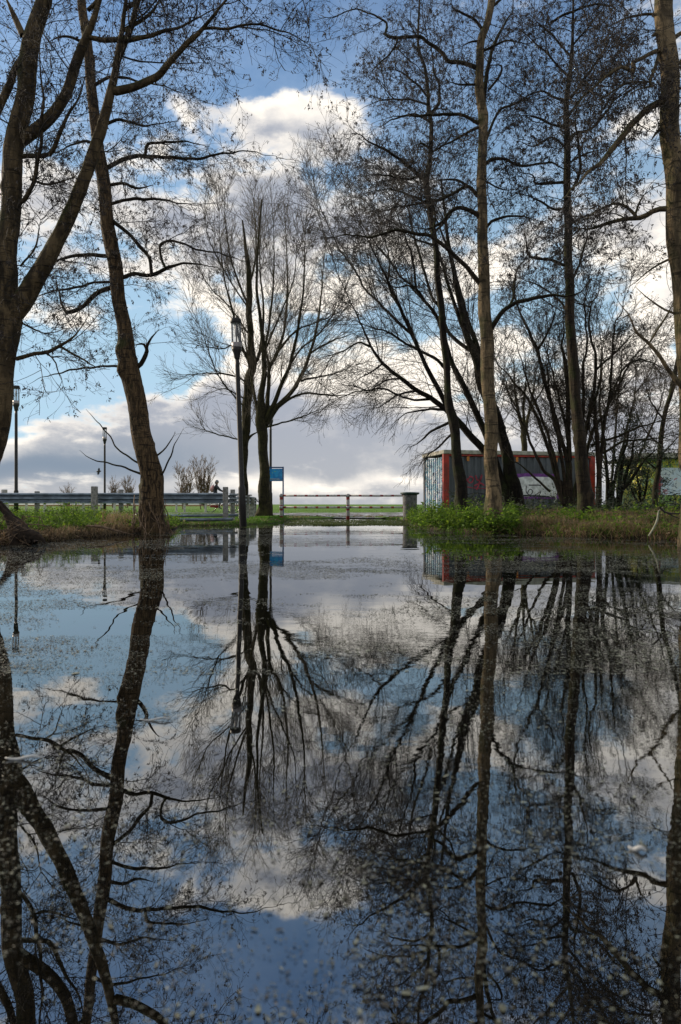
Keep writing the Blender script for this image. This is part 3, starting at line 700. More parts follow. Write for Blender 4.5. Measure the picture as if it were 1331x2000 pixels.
# T3: the two fan-shaped trees behind the near lamp
FAN = lambda a=1.0, L=1.9: [
    dict(dens=3.0*a, L=L, ang=(16, 40), K=9, up=.07, wig=.06, rr=.008, rmin=.010, S=4, flat=1.0, t0=.12, taper=.35),
    dict(dens=4.2*a, L=1.25, ang=(18, 45), K=7, up=.06, wig=.08, rr=.006, rmin=.0065, S=3, flat=1.0, taper=.3, src='all'),
    dict(dens=4.2*a, L=.75, ang=(20, 50), K=5, up=.05, wig=.10, rr=.005, rmin=.0048, S=3, flat=1.0, taper=.3),
    dict(dens=3.2*a, L=.40, ang=(20, 50), K=4, up=.03, wig=.10, rr=.005, rmin=.0042, S=3, flat=1.0, taper=.3)]
d = 26.0
grp3 = None
tree('slender_tree', 'slimmer of the two fan-shaped bare trees, its trunk half hidden by the near lamp post', 'tree', d+1,
 [[(478, 1004, 20), (477, 950, 15), (477, 897, 14), (480, 840, 17), (486, 750, 17), (493, 714, 16), (490, 660, 13), (487, 600, 12), (487, 540, 10), (480, 480, 6), (474, 430, 3)]],
 [[(493, 714, 9), (504, 699, 8), (512, 660, 7), (515, 600, 5), (508, 520, 4), (510, 430, 3)], [(489, 715, 8), (483, 699, 7), (471, 672, 6), (458, 620, 5), (440, 550, 4), (430, 470, 3), (428, 400, 2)],
  [(480, 866, 8), (490, 852, 6), (505, 843, 6)], [(478, 745, 4), (462, 735, 4), (420, 729, 3.5), (375, 732, 3), (345, 738, 2)],
  [(478, 862, 4), (465, 858, 3.4), (429, 849, 3), (399, 837, 2.6), (384, 804, 2)], [(480, 690, 4), (456, 675, 3.5), (429, 681, 3), (354, 669, 2)],
  [(487, 600, 6), (470, 560, 5), (450, 500, 4), (440, 420, 3), (440, 365, 2)], [(487, 560, 5), (500, 500, 4), (498, 420, 3), (490, 360, 2)],
  [(482, 800, 4), (455, 770, 3.4), (425, 730, 3), (395, 650, 2.4), (370, 590, 2)], [(484, 650, 4), (450, 600, 3), (410, 560, 3), (375, 500, 2)], [(484, 600, 4), (445, 540, 3), (410, 470, 3), (395, 400, 2)], [(480, 780, 4), (440, 760, 3), (400, 770, 2)]],
 M['bark_green'], FAN(1.0, 2.0), 0, zmin=3.0, seedv=3, wk=.85, twigm='twig_warm', group='fan-shaped bare trees by the lamp')
tree('slender_tree', 'stouter mossy fan-shaped bare tree beside the blue board, forking into many upswept stems', 'tree', d,
 [[(518, 1005, 30), (517, 970, 24), (516, 900, 19), (512, 840, 21), (511, 815, 22), (510, 780, 13), (516, 735, 10), (516, 690, 9), (513, 660, 8), (510, 630, 7), (502, 560, 5), (505, 470, 4), (512, 390, 3)]],
 [[(507, 815, 9), (504, 804, 8), (495, 759, 7), (488, 720, 5), (478, 660, 4), (462, 600, 3)],
  [(516, 822, 12), (522, 804, 11), (525, 750, 9), (528, 717, 8), (543, 687, 7), (556, 640, 6), (562, 560, 5), (560, 480, 4), (556, 400, 3)],
  [(528, 717, 6), (520, 680, 5), (528, 620, 5), (535, 540, 4), (535, 450, 3), (530, 380, 2)],
  [(520, 822, 12), (534, 792, 11), (552, 747, 9), (567, 711, 8), (579, 660, 7), (588, 606, 6), (594, 555, 5), (596, 480, 4), (600, 400, 3)],
  [(520, 830, 12), (537, 801, 12), (570, 765, 10), (591, 729, 9), (606, 690, 7), (618, 645, 6), (627, 585, 5), (632, 520, 4), (640, 450, 3)],
  [(540, 798, 7), (570, 777, 6), (600, 768, 5), (645, 772, 4), (690, 771, 3), (730, 765, 2)], [(516, 838, 6), (522, 834, 5), (555, 825, 4), (585, 816, 4), (615, 804, 3), (650, 790, 2)],
  [(588, 745, 5), (600, 740, 5), (630, 735, 4), (675, 722, 3), (700, 700, 2)], [(567, 711, 5), (590, 680, 4), (625, 650, 4), (660, 600, 3), (680, 560, 2)],
  [(543, 687, 6), (570, 654, 5), (590, 640, 4), (640, 620, 3), (670, 590, 2)], [(606, 690, 5), (640, 670, 4), (680, 655, 3), (710, 650, 2)], [(516, 690, 5), (545, 620, 4), (575, 540, 3), (580, 440, 2)]],
 M['bark_green'], FAN(1.0, 2.0), 0, zmin=2.6, seedv=4, wk=.85, twigm='twig_warm', group='fan-shaped bare trees by the lamp')

# T6: leaning multi-stem tree behind (built first so the near ones overlap it)
d = 17.0
WIL = [dict(dens=4.0, L=1.9, ang=(22, 55), K=9, up=.02, wig=.08, rr=.008, rmin=.0075, S=4, flat=.9, t0=.2, taper=.3),
       dict(dens=7.5, L=1.0, ang=(22, 50), K=7, up=-.01, wig=.11, rr=.006, rmin=.0045, S=3, flat=.9, taper=.3, src='all'),
       dict(dens=7.0, L=.55, ang=(20, 50), K=5, up=-.03, wig=.12, rr=.005, rmin=.0034, S=3, flat=.9, taper=.3),
       dict(dens=5.0, L=.28, ang=(20, 50), K=4, up=-.03, wig=.12, rr=.005, rmin=.0030, S=3, flat=.9, taper=.3)]
def droop(g, allP):
    src = [make_limbs(s, 17.0) for s in ([(878, 825, 6), (844, 842, 5), (825, 859, 4), (800, 875, 3)], [(870, 800, 6), (830, 800, 4), (790, 810, 3), (765, 830, 3)], [(815, 763, 5), (780, 770, 4), (750, 790, 3), (720, 800, 2)],
                                         [(890, 840, 5), (860, 870, 4), (835, 890, 3), (820, 910, 3)], [(748, 710, 4), (720, 730, 3), (690, 745, 2)], [(784, 739, 4), (750, 745, 3), (715, 770, 3)])]
    cs = []
    for s in src: cs.append(limb_tube(g, s, 0, 1, .03))
    a = resample(cs, 12)
    b = spawn(a[0], a[1], 16, 1.0, (30, 70), 9, -.17, .07, .006, .004, t0=.0, flat=.6, bias=(-.25, 0, 0), taper=.2)
    batch_tubes(g, b[0], b[1], 3, 1)
    c = spawn(b[0], b[1], 14, .42, (20, 50), 5, -.10, .10, .006, .0033, taper=.2)
    batch_tubes(g, c[0], c[1], 3, 1)
tree('leaning_multistem_tree', 'dark tree behind the two straight trunks, its stems sweeping far out to the left', 'tree', d,
 [[(1012, 990, 30), (1005, 950, 26), (998, 928, 24), (986, 871, 21), (974, 823, 19), (952, 775, 18), (940, 750, 17), (933, 714, 16), (921, 678, 14), (909, 642, 12), (897, 582, 10), (888, 534, 9), (880, 498, 8), (872, 440, 6), (862, 350, 4)],
  [(990, 988, 24), (975, 930, 18), (948, 883, 15), (916, 847, 14), (897, 825, 13), (873, 801, 11), (844, 779, 10), (815, 763, 9), (784, 739, 8), (748, 710, 7), (726, 678, 6), (710, 642, 5), (690, 600, 4), (655, 520, 3), (640, 440, 2)],
  [(985, 975, 18), (965, 890, 14), (948, 847, 13), (928, 799, 12), (904, 751, 11), (883, 707, 10), (868, 660, 9), (854, 618, 8), (835, 594, 7), (813, 565, 6), (784, 541, 5), (765, 513, 5), (731, 472, 4), (700, 420, 3), (680, 350, 2)]],
 [[(880, 805, 11), (873, 794, 10), (854, 755, 10), (835, 719, 9), (820, 688, 8), (806, 654, 8), (784, 606, 7), (770, 575, 6), (748, 527, 5), (724, 479, 4), (700, 430, 3), (670, 350, 2)],
  [(808, 656, 6), (779, 630, 6), (743, 594, 5), (714, 565, 4), (695, 530, 4), (660, 480, 3), (625, 400, 2), (600, 330, 2)],
  [(940, 740, 12), (936, 690, 10), (914, 625, 9), (900, 575, 7), (880, 500, 6), (850, 420, 5), (820, 330, 3)],
  [(925, 685, 9), (914, 681, 8), (875, 647, 7), (860, 600, 7), (844, 580, 6), (820, 498, 5), (810, 464, 5), (790, 380, 3), (770, 300, 2)],
  [(905, 640, 8), (900, 628, 8), (885, 585, 7), (868, 529, 6), (859, 498, 5), (835, 420, 4), (810, 350, 3)],
  [(870, 720, 6), (850, 700, 6), (800, 675, 5), (760, 650, 4), (700, 630, 3), (660, 610, 2)], [(835, 594, 5), (800, 560, 4), (770, 560, 3), (720, 540, 3)], [(784, 606, 5), (760, 560, 4), (760, 500, 3), (740, 420, 2), (735, 350, 2)],
  [(813, 565, 5), (805, 500, 4), (780, 430, 3), (760, 350, 2)], [(726, 678, 5), (700, 670, 4), (660, 690, 3), (620, 700, 2)], [(844, 779, 6), (800, 780, 4), (750, 760, 4), (700, 765, 3), (650, 780, 2)]],
 M['bark_dark'], WIL, 0, zmin=2.0, seedv=6, extra=droop, crown_limb_mat=M['bark_dark'])

# T4 alder at 890
d = 14.0
tree('alder_tree', 'thin dark upright tree in front of the red left corner of the container', 'tree', d,
 [[(905, 1000, 26), (899, 940, 22), (897, 928, 21), (890, 859, 18), (885, 823, 20), (877, 787, 16), (874, 739, 13), (870, 690, 13), (866, 642, 14), (861, 594, 13), (856, 546, 12), (853, 498, 11), (847, 455, 11), (839, 397, 11), (832, 356, 12), (839, 325, 9), (842, 289, 9), (842, 240, 8), (837, 216, 8), (837, 180, 7), (830, 132, 6), (818, 96, 5), (818, 40, 4), (822, -40, 3)]],
 [[(831, 353, 8), (803, 329, 7), (777, 308, 6), (736, 284, 5), (700, 264, 4), (675, 262, 3)], [(837, 226, 6), (856, 204, 6), (859, 168, 5), (848, 138, 4), (840, 60, 3)],
  [(842, 240, 5), (820, 226, 5), (780, 228, 4), (740, 250, 3)], [(836, 190, 4), (810, 160, 4), (780, 140, 3), (740, 135, 2)], [(842, 290, 5), (820, 280, 4), (815, 310, 3)],
  [(847, 455, 5), (880, 420, 4), (900, 360, 3)], [(851, 480, 5), (820, 470, 4), (780, 450, 3)], [(840, 300, 4), (870, 280, 3), (890, 250, 2)], [(836, 400, 5), (800, 380, 4), (750, 370, 3), (700, 380, 2)], [(830, 340, 5), (790, 350, 4), (740, 340, 3), (690, 350, 2)],
  [(838, 205, 4), (800, 195, 4), (750, 195, 3), (700, 215, 2)]],
 M['bark_dark'], ALD(1.15, 1.5, .0027), 17000, zmin=4.6, seedv=5)

# T5 pale trunk alder at 955
d = 12.0
tree('alder_tree', 'tall straight tree with pale brown trunk rising in front of the container', 'tree', d,
 [[(966, 1003, 38), (963, 960, 30), (961, 928, 27), (960, 859, 26), (956, 787, 25), (954, 739, 25), (951, 690, 26), (950, 642, 24), (948, 594, 23), (945, 546, 21), (944, 498, 20), (943, 450, 20), (942, 409, 19), (940, 361, 19), (943, 313, 18), (943, 264, 18), (943, 216, 18), (937, 168, 16), (937, 120, 15), (940, 79, 14), (952, 48, 13), (957, 24, 13), (960, 0, 13), (966, -70, 10), (972, -180, 6)]],
 [[(935, 135, 10), (926, 130, 9), (900, 121, 8), (876, 120, 8), (866, 106, 8), (854, 94, 8), (835, 82, 7), (815, 72, 7), (779, 72, 6), (755, 70, 6), (755, 46, 5), (724, 26, 4), (690, 20, 4), (640, 35, 3), (600, 45, 2)],
  [(943, 58, 6), (924, 36, 5), (897, 22, 5), (885, 17, 4), (879, -5, 4)], [(938, 385, 9), (931, 380, 8), (916, 365, 7), (892, 373, 6), (856, 392, 6), (830, 394, 5), (784, 404, 4), (736, 414, 3), (700, 420, 2)],
  [(916, 365, 5), (897, 353, 5), (868, 351, 4), (844, 356, 3)], [(938, 425, 10), (931, 418, 9), (912, 409, 8), (892, 406, 8), (876, 416, 7), (866, 433, 7), (844, 445, 6), (830, 447, 4), (790, 440, 3)],
  [(940, 243, 8), (933, 240, 7), (909, 228, 6), (880, 221, 6), (844, 226, 5), (820, 226, 4), (772, 228, 3), (730, 240, 2)], [(940, 248, 6), (933, 250, 6), (904, 264, 5), (868, 284, 4), (846, 296, 3)],
  [(946, 320, 7), (952, 317, 7), (964, 310, 7), (989, 310, 6), (1015, 326, 6), (1037, 321, 5), (1070, 318, 5), (1100, 328, 4), (1149, 338, 3)],
  [(946, 445, 7), (954, 440, 6), (964, 430, 6), (989, 423, 5), (1020, 423, 4), (1060, 432, 3)], [(944, 280, 6), (950, 272, 6), (969, 228, 5), (981, 212, 5), (1020, 197, 4), (1060, 180, 3)],
  [(944, 210, 8), (950, 156, 8), (957, 115, 7), (967, 84, 7), (981, 55, 6), (1000, 24, 5), (1005, -20, 4)], [(955, 175, 5), (975, 150, 5), (980, 128, 5), (955, 128, 4)],
  [(952, 585, 12), (950, 570, 11), (931, 546, 10), (912, 522, 9), (892, 503, 9), (868, 481, 8), (844, 462, 8), (808, 457, 7), (779, 448, 6), (736, 462, 6), (700, 460, 5), (650, 462, 4), (600, 470, 3)],
  [(955, 650, 11), (964, 635, 10), (981, 611, 9), (998, 597, 8), (1025, 586, 8), (1070, 578, 7), (1104, 578, 6), (1134, 569, 5), (1160, 540, 3)],
  [(981, 611, 6), (1000, 590, 5), (1005, 560, 5), (1010, 520, 4)], [(944, 100, 5), (990, 80, 4), (1030, 85, 3)], [(940, 165, 5), (900, 165, 4), (870, 158, 3)], [(938, 80, 5), (920, 82, 4), (900, 92, 3)],
  [(942, 350, 4), (980, 370, 3), (1020, 365, 2)], [(960, 15, 6), (1000, -20, 4)], [(778, 72, 4), (770, 95, 4), (745, 120, 3), (715, 150, 2)], [(844, 462, 5), (850, 420, 4), (838, 380, 3), (810, 350, 2)]],
 M['bark_tan'], ALD(1.1, 1.3, .0025), 21000, zmin=4.0, seedv=7, crown_limb_mat=M['bark'])

# T7 alder at 1115
d = 12.5
tree('alder_tree', 'tall dark tree among the thin coppice stems near the right end of the container', 'tree', d,
 [[(1145, 1010, 32), (1141, 960, 27), (1139, 922, 25), (1134, 873, 22), (1128, 823, 21), (1126, 773, 20), (1122, 736, 21), (1118, 699, 20), (1116, 649, 19), (1113, 599, 18), (1112, 549, 17), (1111, 500, 15), (1110, 450, 15), (1109, 398, 14), (1108, 323, 13), (1108, 274, 12), (1107, 224, 10), (1107, 187, 10), (1113, 149, 8), (1118, 99, 7), (1119, 62, 5), (1120, 10, 4), (1122, -50, 3)]],
 [[(1107, 199, 6), (1087, 191, 5), (1060, 179, 4), (1025, 190, 3), (1000, 208, 2)], [(1109, 149, 5), (1087, 124, 4), (1050, 87, 4), (1015, 57, 3)], [(1114, 194, 6), (1139, 159, 5), (1174, 107, 5), (1194, 70, 4), (1204, 32, 3)],
  [(1112, 224, 6), (1149, 179, 5), (1211, 134, 4), (1250, 120, 3)], [(1114, 274, 6), (1124, 261, 6), (1159, 249, 5), (1189, 211, 5), (1224, 174, 4), (1258, 161, 3)], [(1117, 373, 6), (1134, 331, 6), (1129, 274, 5), (1124, 224, 4), (1128, 180, 3)],
  [(1105, 358, 6), (1102, 356, 6), (1062, 359, 5), (1045, 358, 5), (1042, 343, 4), (1010, 335, 3)], [(1108, 520, 7), (1099, 517, 6), (1075, 508, 6), (1042, 503, 5), (1032, 494, 5), (1025, 450, 3)], [(1112, 612, 5), (1107, 607, 5), (1085, 579, 4), (1050, 557, 4), (1007, 540, 3)],
  [(1110, 400, 5), (1085, 410, 5), (1040, 385, 4), (1005, 378, 3)], [(1110, 440, 5), (1150, 420, 4), (1190, 430, 3)], [(1112, 560, 5), (1130, 520, 5), (1145, 470, 4), (1150, 420, 3)], [(1108, 290, 5), (1080, 270, 4), (1040, 285, 4), (1010, 275, 3)], [(1109, 320, 4), (1145, 300, 4), (1180, 290, 3)],
  [(1108, 250, 5), (1070, 240, 4), (1030, 225, 3), (1000, 230, 2)], [(1116, 110, 4), (1070, 60, 4), (1035, 30, 3)], [(1118, 90, 4), (1160, 40, 4), (1190, 0, 3)], [(1075, 45, 5), (1110, 25, 5), (1160, 10, 5), (1195, 10, 5), (1215, -5, 5)]],
 M['bark'], ALD(1.08, 1.45, .0024), 21000, zmin=4.2, seedv=8)

# T9 right edge tree
d = 8.0
tree('alder_tree', 'pale straight trunk cut by the right edge, with chevron scars and crooked branches', 'tree', d,
 [[(1356, 1060, 52), (1352, 900, 42), (1347, 760, 38), (1340, 650, 36), (1332, 550, 36), (1324, 472, 37), (1321, 398, 38), (1316, 323, 37), (1311, 249, 36), (1308, 174, 35), (1306, 124, 35), (1302, 75, 34), (1298, 0, 33), (1294, -90, 28), (1288, -230, 18)]],
 [[(1300, 199, 15), (1292, 199, 14), (1276, 206, 13), (1254, 221, 12), (1231, 249, 12), (1209, 276, 12), (1189, 298, 11), (1169, 323, 10), (1139, 346, 8), (1119, 366, 7), (1104, 385, 5), (1080, 405, 4)],
  [(1300, 99, 12), (1290, 99, 10), (1264, 107, 8), (1237, 122, 8), (1240, 142, 8), (1214, 132, 7), (1184, 149, 6), (1154, 174, 5), (1120, 215, 3)], [(1288, 104, 8), (1278, 137, 7), (1270, 159, 6), (1276, 167, 6), (1241, 178, 5), (1230, 190, 3)],
  [(1295, 65, 12), (1283, 65, 11), (1273, 70, 10)], [(1315, 408, 13), (1308, 408, 12), (1281, 410, 10), (1249, 425, 10), (1216, 428, 8), (1179, 440, 7), (1144, 448, 5), (1124, 443, 4), (1090, 455, 3)],
  [(1243, 422, 7), (1224, 403, 6), (1194, 400, 5), (1159, 418, 4), (1120, 440, 3)], [(1300, 251, 8), (1292, 251, 7), (1281, 261, 6), (1272, 275, 5)],
  [(1352, 770, 12), (1331, 752, 11), (1313, 731, 9), (1293, 704, 8), (1268, 671, 7), (1243, 644, 6), (1221, 609, 4), (1200, 570, 3)], [(1268, 671, 4), (1300, 620, 4), (1320, 580, 3)],
  [(1315, 75, 9), (1340, 60, 7), (1380, 40, 5)], [(1320, 130, 9), (1345, 110, 7), (1400, 90, 5)], [(1241, 420, 5), (1250, 395, 4), (1262, 375, 3)], [(1270, 160, 4), (1220, 165, 4), (1180, 190, 3), (1150, 215, 2)],
  [(1297, 30, 6), (1240, 30, 5), (1180, 55, 4)], [(1330, 500, 6), (1280, 520, 4), (1230, 560, 3)], [(1340, 620, 6), (1290, 600, 4), (1240, 560, 3)]],
 M['bark_tan'], ALD(1.3, 1.1, .0020), 9000, zmin=3.0, seedv=9, flare=.15)

# T8 coppice
d = 15.0
COP = [dict(dens=6.5, L=1.3, ang=(15, 55), K=8, up=.03, wig=.13, rr=.007, rmin=.0060, S=4, flat=.9, t0=.2, taper=.3),
       dict(dens=8.0, L=.65, ang=(22, 55), K=6, up=.01, wig=.16, rr=.006, rmin=.0040, S=3, flat=.9, taper=.3, src='all'),
       dict(dens=10.0, L=.38, ang=(22, 60), K=4, up=.0, wig=.18, rr=.006, rmin=.0031, S=3, flat=.9, taper=.3),
       dict(dens=7.0, L=.18, ang=(22, 55), K=4, up=.0, wig=.18, rr=.006, rmin=.0028, S=3, flat=.9, taper=.3)]
tree('coppiced_shrub', 'clump of many thin bare stems fanning up before the container', 'shrub', d,
 SC(.82, [[(1108, 988, 20), (1100, 950, 10), (1087, 930, 9), (1070, 873, 9), (1050, 816, 8), (1025, 771, 7), (1000, 741, 6), (965, 700, 4), (930, 650, 3)],
  [(1112, 985, 14), (1107, 898, 11), (1087, 823, 10), (1065, 748, 9), (1050, 686, 8), (1032, 644, 7), (1012, 599, 6), (1002, 559, 5), (1015, 520, 5), (1032, 492, 4), (1030, 420, 3)],
  [(1100, 985, 12), (1085, 940, 9), (1062, 918, 8), (1040, 873, 7), (1027, 838, 6), (1000, 786, 5), (980, 730, 3)],
  [(1118, 985, 14), (1138, 900, 11), (1144, 848, 10), (1159, 773, 9), (1164, 724, 8), (1162, 686, 7), (1152, 649, 7), (1154, 599, 6), (1169, 574, 5), (1175, 540, 4), (1200, 500, 3)],
  [(1168, 990, 12), (1172, 910, 9), (1182, 823, 8), (1191, 773, 7), (1196, 699, 7), (1201, 637, 6), (1216, 604, 5), (1225, 540, 3)],
  [(1130, 985, 10), (1154, 853, 8), (1182, 806, 7), (1211, 748, 7), (1234, 704, 6), (1269, 666, 5), (1298, 624, 4)],
  [(1124, 985, 10), (1139, 823, 8), (1139, 724, 7), (1147, 674, 6), (1142, 599, 6), (1147, 562, 5), (1150, 500, 3)],
  [(1112, 900, 12), (1109, 761, 12), (1103, 699, 10), (1097, 674, 9), (1102, 649, 7), (1100, 600, 4)],
  [(1170, 1000, 15), (1170, 940, 13), (1168, 870, 11), (1162, 800, 8), (1172, 740, 6), (1180, 660, 4)],
  [(1098, 985, 9), (1085, 900, 8), (1060, 820, 7), (1035, 760, 6), (1018, 700, 5), (1000, 640, 3)], [(1110, 985, 9), (1095, 880, 8), (1078, 800, 7), (1070, 720, 5), (1075, 640, 4)], [(1116, 985, 9), (1112, 880, 8), (1098, 800, 7), (1080, 730, 6), (1060, 660, 4)]]),
 [[(1173, 887, 5), (1191, 878, 5), (1224, 860, 4), (1273, 858, 4), (1330, 846, 3)], [(1155, 870, 6), (1184, 860, 5), (1224, 845, 5), (1261, 830, 4), (1320, 815, 3)], [(1075, 960, 5), (1070, 956, 5), (1055, 941, 4.5), (1036, 925, 4.5), (1013, 905, 4), (998, 899, 4)],
  [(1162, 724, 5), (1190, 700, 4), (1220, 670, 4), (1250, 640, 3)], [(1154, 600, 4), (1120, 590, 3)], [(1050, 686, 5), (1075, 640, 4), (1090, 590, 3)], [(1190, 780, 4), (1230, 708, 4), (1290, 715, 3), (1320, 745, 3)]],
 M['bark'], COP, 11000, zmin=1.4, seedv=10, twigm='twig_warm', flare=0, limb_slope=.2, trunk_slope=.12)
tree('young_tree', 'single thin bare trunk leaning right beside the green and yellow shed', 'tree', 16.0,
 [[(1277, 990, 13), (1281, 955, 11), (1285, 928, 10), (1289, 887, 10), (1293, 848, 9), (1301, 798, 8), (1313, 761, 8), (1323, 706, 7), (1335, 640, 5), (1345, 560, 3)]],
 [[(1291, 870, 4), (1260, 840, 3), (1235, 790, 2)], [(1297, 820, 4), (1270, 780, 3), (1255, 720, 2)], [(1300, 800, 4), (1325, 740, 3)], [(1290, 890, 4), (1310, 870, 3), (1328, 850, 2)], [(1288, 920, 4), (1262, 900, 3), (1240, 880, 2)]],
 M['bark'], COP, 1500, zmin=1.3, seedv=12, twigm='twig_warm', flare=.1)
tree('young_tree', 'spindly multi-stemmed young tree just right of the red container end', 'tree', 17.5,
 [[(1188, 990, 8), (1186, 930, 7), (1180, 860, 6), (1172, 790, 5), (1176, 700, 4), (1170, 620, 3)], [(1192, 990, 8), (1205, 920, 6), (1222, 850, 5), (1240, 770, 4), (1244, 690, 3)], [(1196, 990, 7), (1230, 930, 6), (1262, 860, 5), (1290, 790, 4), (1304, 720, 3)], [(1190, 985, 6), (1200, 880, 5), (1206, 790, 4), (1215, 700, 3), (1212, 640, 2)]],
 [[(1184, 900, 4), (1160, 860, 3), (1140, 800, 2)], [(1240, 770, 3), (1275, 720, 2), (1290, 660, 2)]], M['bark_dark'], COP, 1500, zmin=1.2, seedv=16, twigm='twig_warm', flare=0, trunk_slope=.15)
def leaves_extra(n, sz, src_i=1, mi=2):
    def f(g, allP):
        P_ = np.concatenate([allP[k][0][:, -1] for k in range(len(allP)) if k >= src_i] + [allP[-1][0][:, 2]])
        idx = rng.integers(0, len(P_), n); c = P_[idx]+rng.normal(size=(n, 3))*.05
        u = unit(rng.normal(size=(n, 3)))*sz*rng.uniform(.6, 1.2, (n, 1)); v_ = unit(np.cross(u, rng.normal(size=(n, 3))))*sz*.42
        quads(g, c, u, v_, 3)
    return f
def shrub(label, d, stems, lim, n, sz, seedv, lv=None, name='evergreen_shrub'):
    r_, cs, b = tree(name, label, 'shrub', d, stems, lim, M['bark_dark'],
        lv or [dict(dens=4.5, L=.7, ang=(25, 60), K=7, up=.02, wig=.12, rr=.008, rmin=.006, S=4, t0=.1, taper=.3), dict(dens=7, L=.35, ang=(25, 60), K=5, up=.0, wig=.15, rr=.007, rmin=.0035, S=3, taper=.3)],
        0, zmin=.25, seedv=seedv, flare=0, extra=leaves_extra(n, sz, 0), limb_slope=.3, trunk_slope=.2)
    for ch in r_.children:
        if ch.name.startswith('crown'): ch.data.materials.append(M['evergreen'])
    return r_
shrub('leafy dark shrub of slanting stems between the red container end and the shed', 15.5,
 [[(1207, 988, 9), (1210, 955, 8), (1211, 928, 8), (1218, 887, 7), (1227, 855, 5), (1235, 800, 3)], [(1210, 988, 9), (1215, 958, 8), (1232, 939, 7), (1248, 914, 6), (1270, 887, 5), (1300, 870, 3)], [(1209, 985, 8), (1222, 930, 7), (1234, 895, 6), (1240, 855, 4), (1250, 810, 3)], [(1204, 985, 5), (1190, 940, 4), (1180, 905, 3), (1172, 880, 2)]], [], 2600, .032, 13)
shrub('low rounded leafy shrub close to the shed wall, right of the slanting stems', 17.0,
 [[(1252, 988, 7), (1250, 960, 6), (1246, 935, 5), (1240, 905, 3)], [(1254, 988, 6), (1262, 955, 5), (1266, 925, 4), (1262, 900, 3)], [(1250, 988, 5), (1235, 960, 4), (1228, 935, 3)]], [], 2400, .03, 14)

# T11 tree seen above the container roof
tree('roofline_tree', 'small bare tree with a forked trunk rising behind the container roof', 'tree', 36.0,
 [[(1024, 1000, 13), (1024, 900, 11), (1024, 850, 11), (1022, 835, 10), (1012, 800, 6), (1006, 760, 4), (1004, 700, 2)]],
 [[(1025, 845, 8), (1034, 805, 6), (1042, 765, 4), (1050, 710, 3)], [(1024, 840, 7), (1023, 790, 5), (1028, 740, 3), (1025, 690, 2)], [(1012, 800, 4), (995, 770, 3), (985, 730, 2)], [(1036, 800, 4), (1060, 760, 3), (1070, 720, 2)]],
 M['bark_green'], [dict(dens=4.2, L=1.7, ang=(20, 50), K=7, up=.05, wig=.09, rr=.007, rmin=.012, S=3, flat=1), dict(dens=6.2, L=1.0, ang=(22, 50), K=5, up=.03, wig=.1, rr=.006, rmin=.009, S=3, flat=1)], 0, zmin=4.5, seedv=15)
# far shrubs on the horizon
def far_bush(label, px, top, width, d, seedv, n=9, name='bare_willow'):
    h0 = 986
    st = []
    r2 = random.Random(seedv)
    for k in range(n):
        e = px+(k-(n-1)/2)/n*width+r2.uniform(-2, 2); tp = top+abs(k-(n-1)/2)/n*18*r2.random()+r2.uniform(0, 6)
        st.append([(px+(e-px)*.25, h0+1, 2.4), (px+(e-px)*.6, (h0+tp)/2, 1.6), (e, tp, .8)])
    tree(name, label, 'shrub', d, st, [], M['far_twig'], [dict(dens=5.5, L=1.3, ang=(15, 40), K=5, up=.10, wig=.07, rr=.006, rmin=.017, S=3, flat=1, t0=.15), dict(dens=6.5, L=.7, ang=(15, 40), K=4, up=.08, wig=.07, rr=.006, rmin=.013, S=3, flat=1)], 0, zmin=.4, seedv=seedv, twigm='far_twig', flare=0, trunk_slope=.1)
far_bush('feathery bare willow on the skyline just left of the cyclist, broadest of those there', 398, 897, 44, 62, 21, 9)
far_bush('slanting bare willow at the left foot of the broad one on the skyline', 362, 915, 42, 60, 22, 8)
far_bush('small bare bush on the skyline close to the left of the leaning trunk', 252, 934, 26, 75, 23, 6)
far_bush('small bare bush on the skyline right of the middle distant lamp', 222, 936, 18, 78, 24, 5)
far_bush('tiny bare bush on the skyline above the long guard rail, left of the tall post', 134, 949, 20, 80, 25, 5)

# ------------------------------------------------------------------ lamp posts
def lamp(label, px, d, lean=0.0, bz=None, H=4.8):
    x = (px-CX)*d/F; z0 = float(ground_z(x, d)) if bz is None else bz
    r_ = root('street_lamp', label, 'street lamp', (x, d, z0), 'lamp posts with glass cylinder heads')
    ln = (lean, 0); b = (0, 0, 0)
    g = Geo(); g.lathe(0, 0, [(.082, -.15), (.080, .9), (.074, .93), (.060, .96), (.052, H-1.1), (.048, H-.95)], 18, 0, ln); g.build('pole', M['lamp_dark'], r_)
    def sh(z): return (lean*(z+.15), 0)
    zc = H-.95; g = Geo(); ox = sh(zc)[0]; g.lathe(ox, 0, [(.05, zc-.01), (.062, zc+.02), (.085, zc+.14), (.11, zc+.20), (.118, zc+.26)], 18, 0, ln); g.build('collar', M['lamp_dark'], r_)
    z1 = zc+.26; g = Geo(); g.lathe(sh(z1)[0], 0, [(.112, z1), (.114, z1+.02), (.114, z1+.11), (.10, z1+.115)], 18, 0, ln); g.build('ring', M['lamp_grey'], r_)
    z2 = z1+.115
    g = Geo(); n = 24; V = []
    for (r, z) in ((.112, z2), (.112, z2+.46)):
        for k in range(n): a = 2*math.pi*k/n; V.append((sh(z)[0]+r*math.cos(a), r*math.sin(a), z))
    g.add(V, [[k, (k+1) % n, n+(k+1) % n, n+k] for k in range(n)]); gl = g.build('lamp_glass', M['glass'], r_)
    g = Geo(); g.lathe(sh(z2)[0], 0, [(.016, z2), (.016, z2+.15), (.026, z2+.16), (.026, z2+.36), (.012, z2+.38), (.012, z2+.46)], 12, 0, ln); g.build('bulb', M['lamp_grey'], gl)
    z3 = z2+.46; g = Geo(); g.lathe(sh(z3)[0], 0, [(.120, z3-.02), (.125, z3), (.125, z3+.07), (.115, z3+.085), (.02, z3+.095)], 20, 0, ln); g.build('cap', M['lamp_dark'], r_)
    return r_
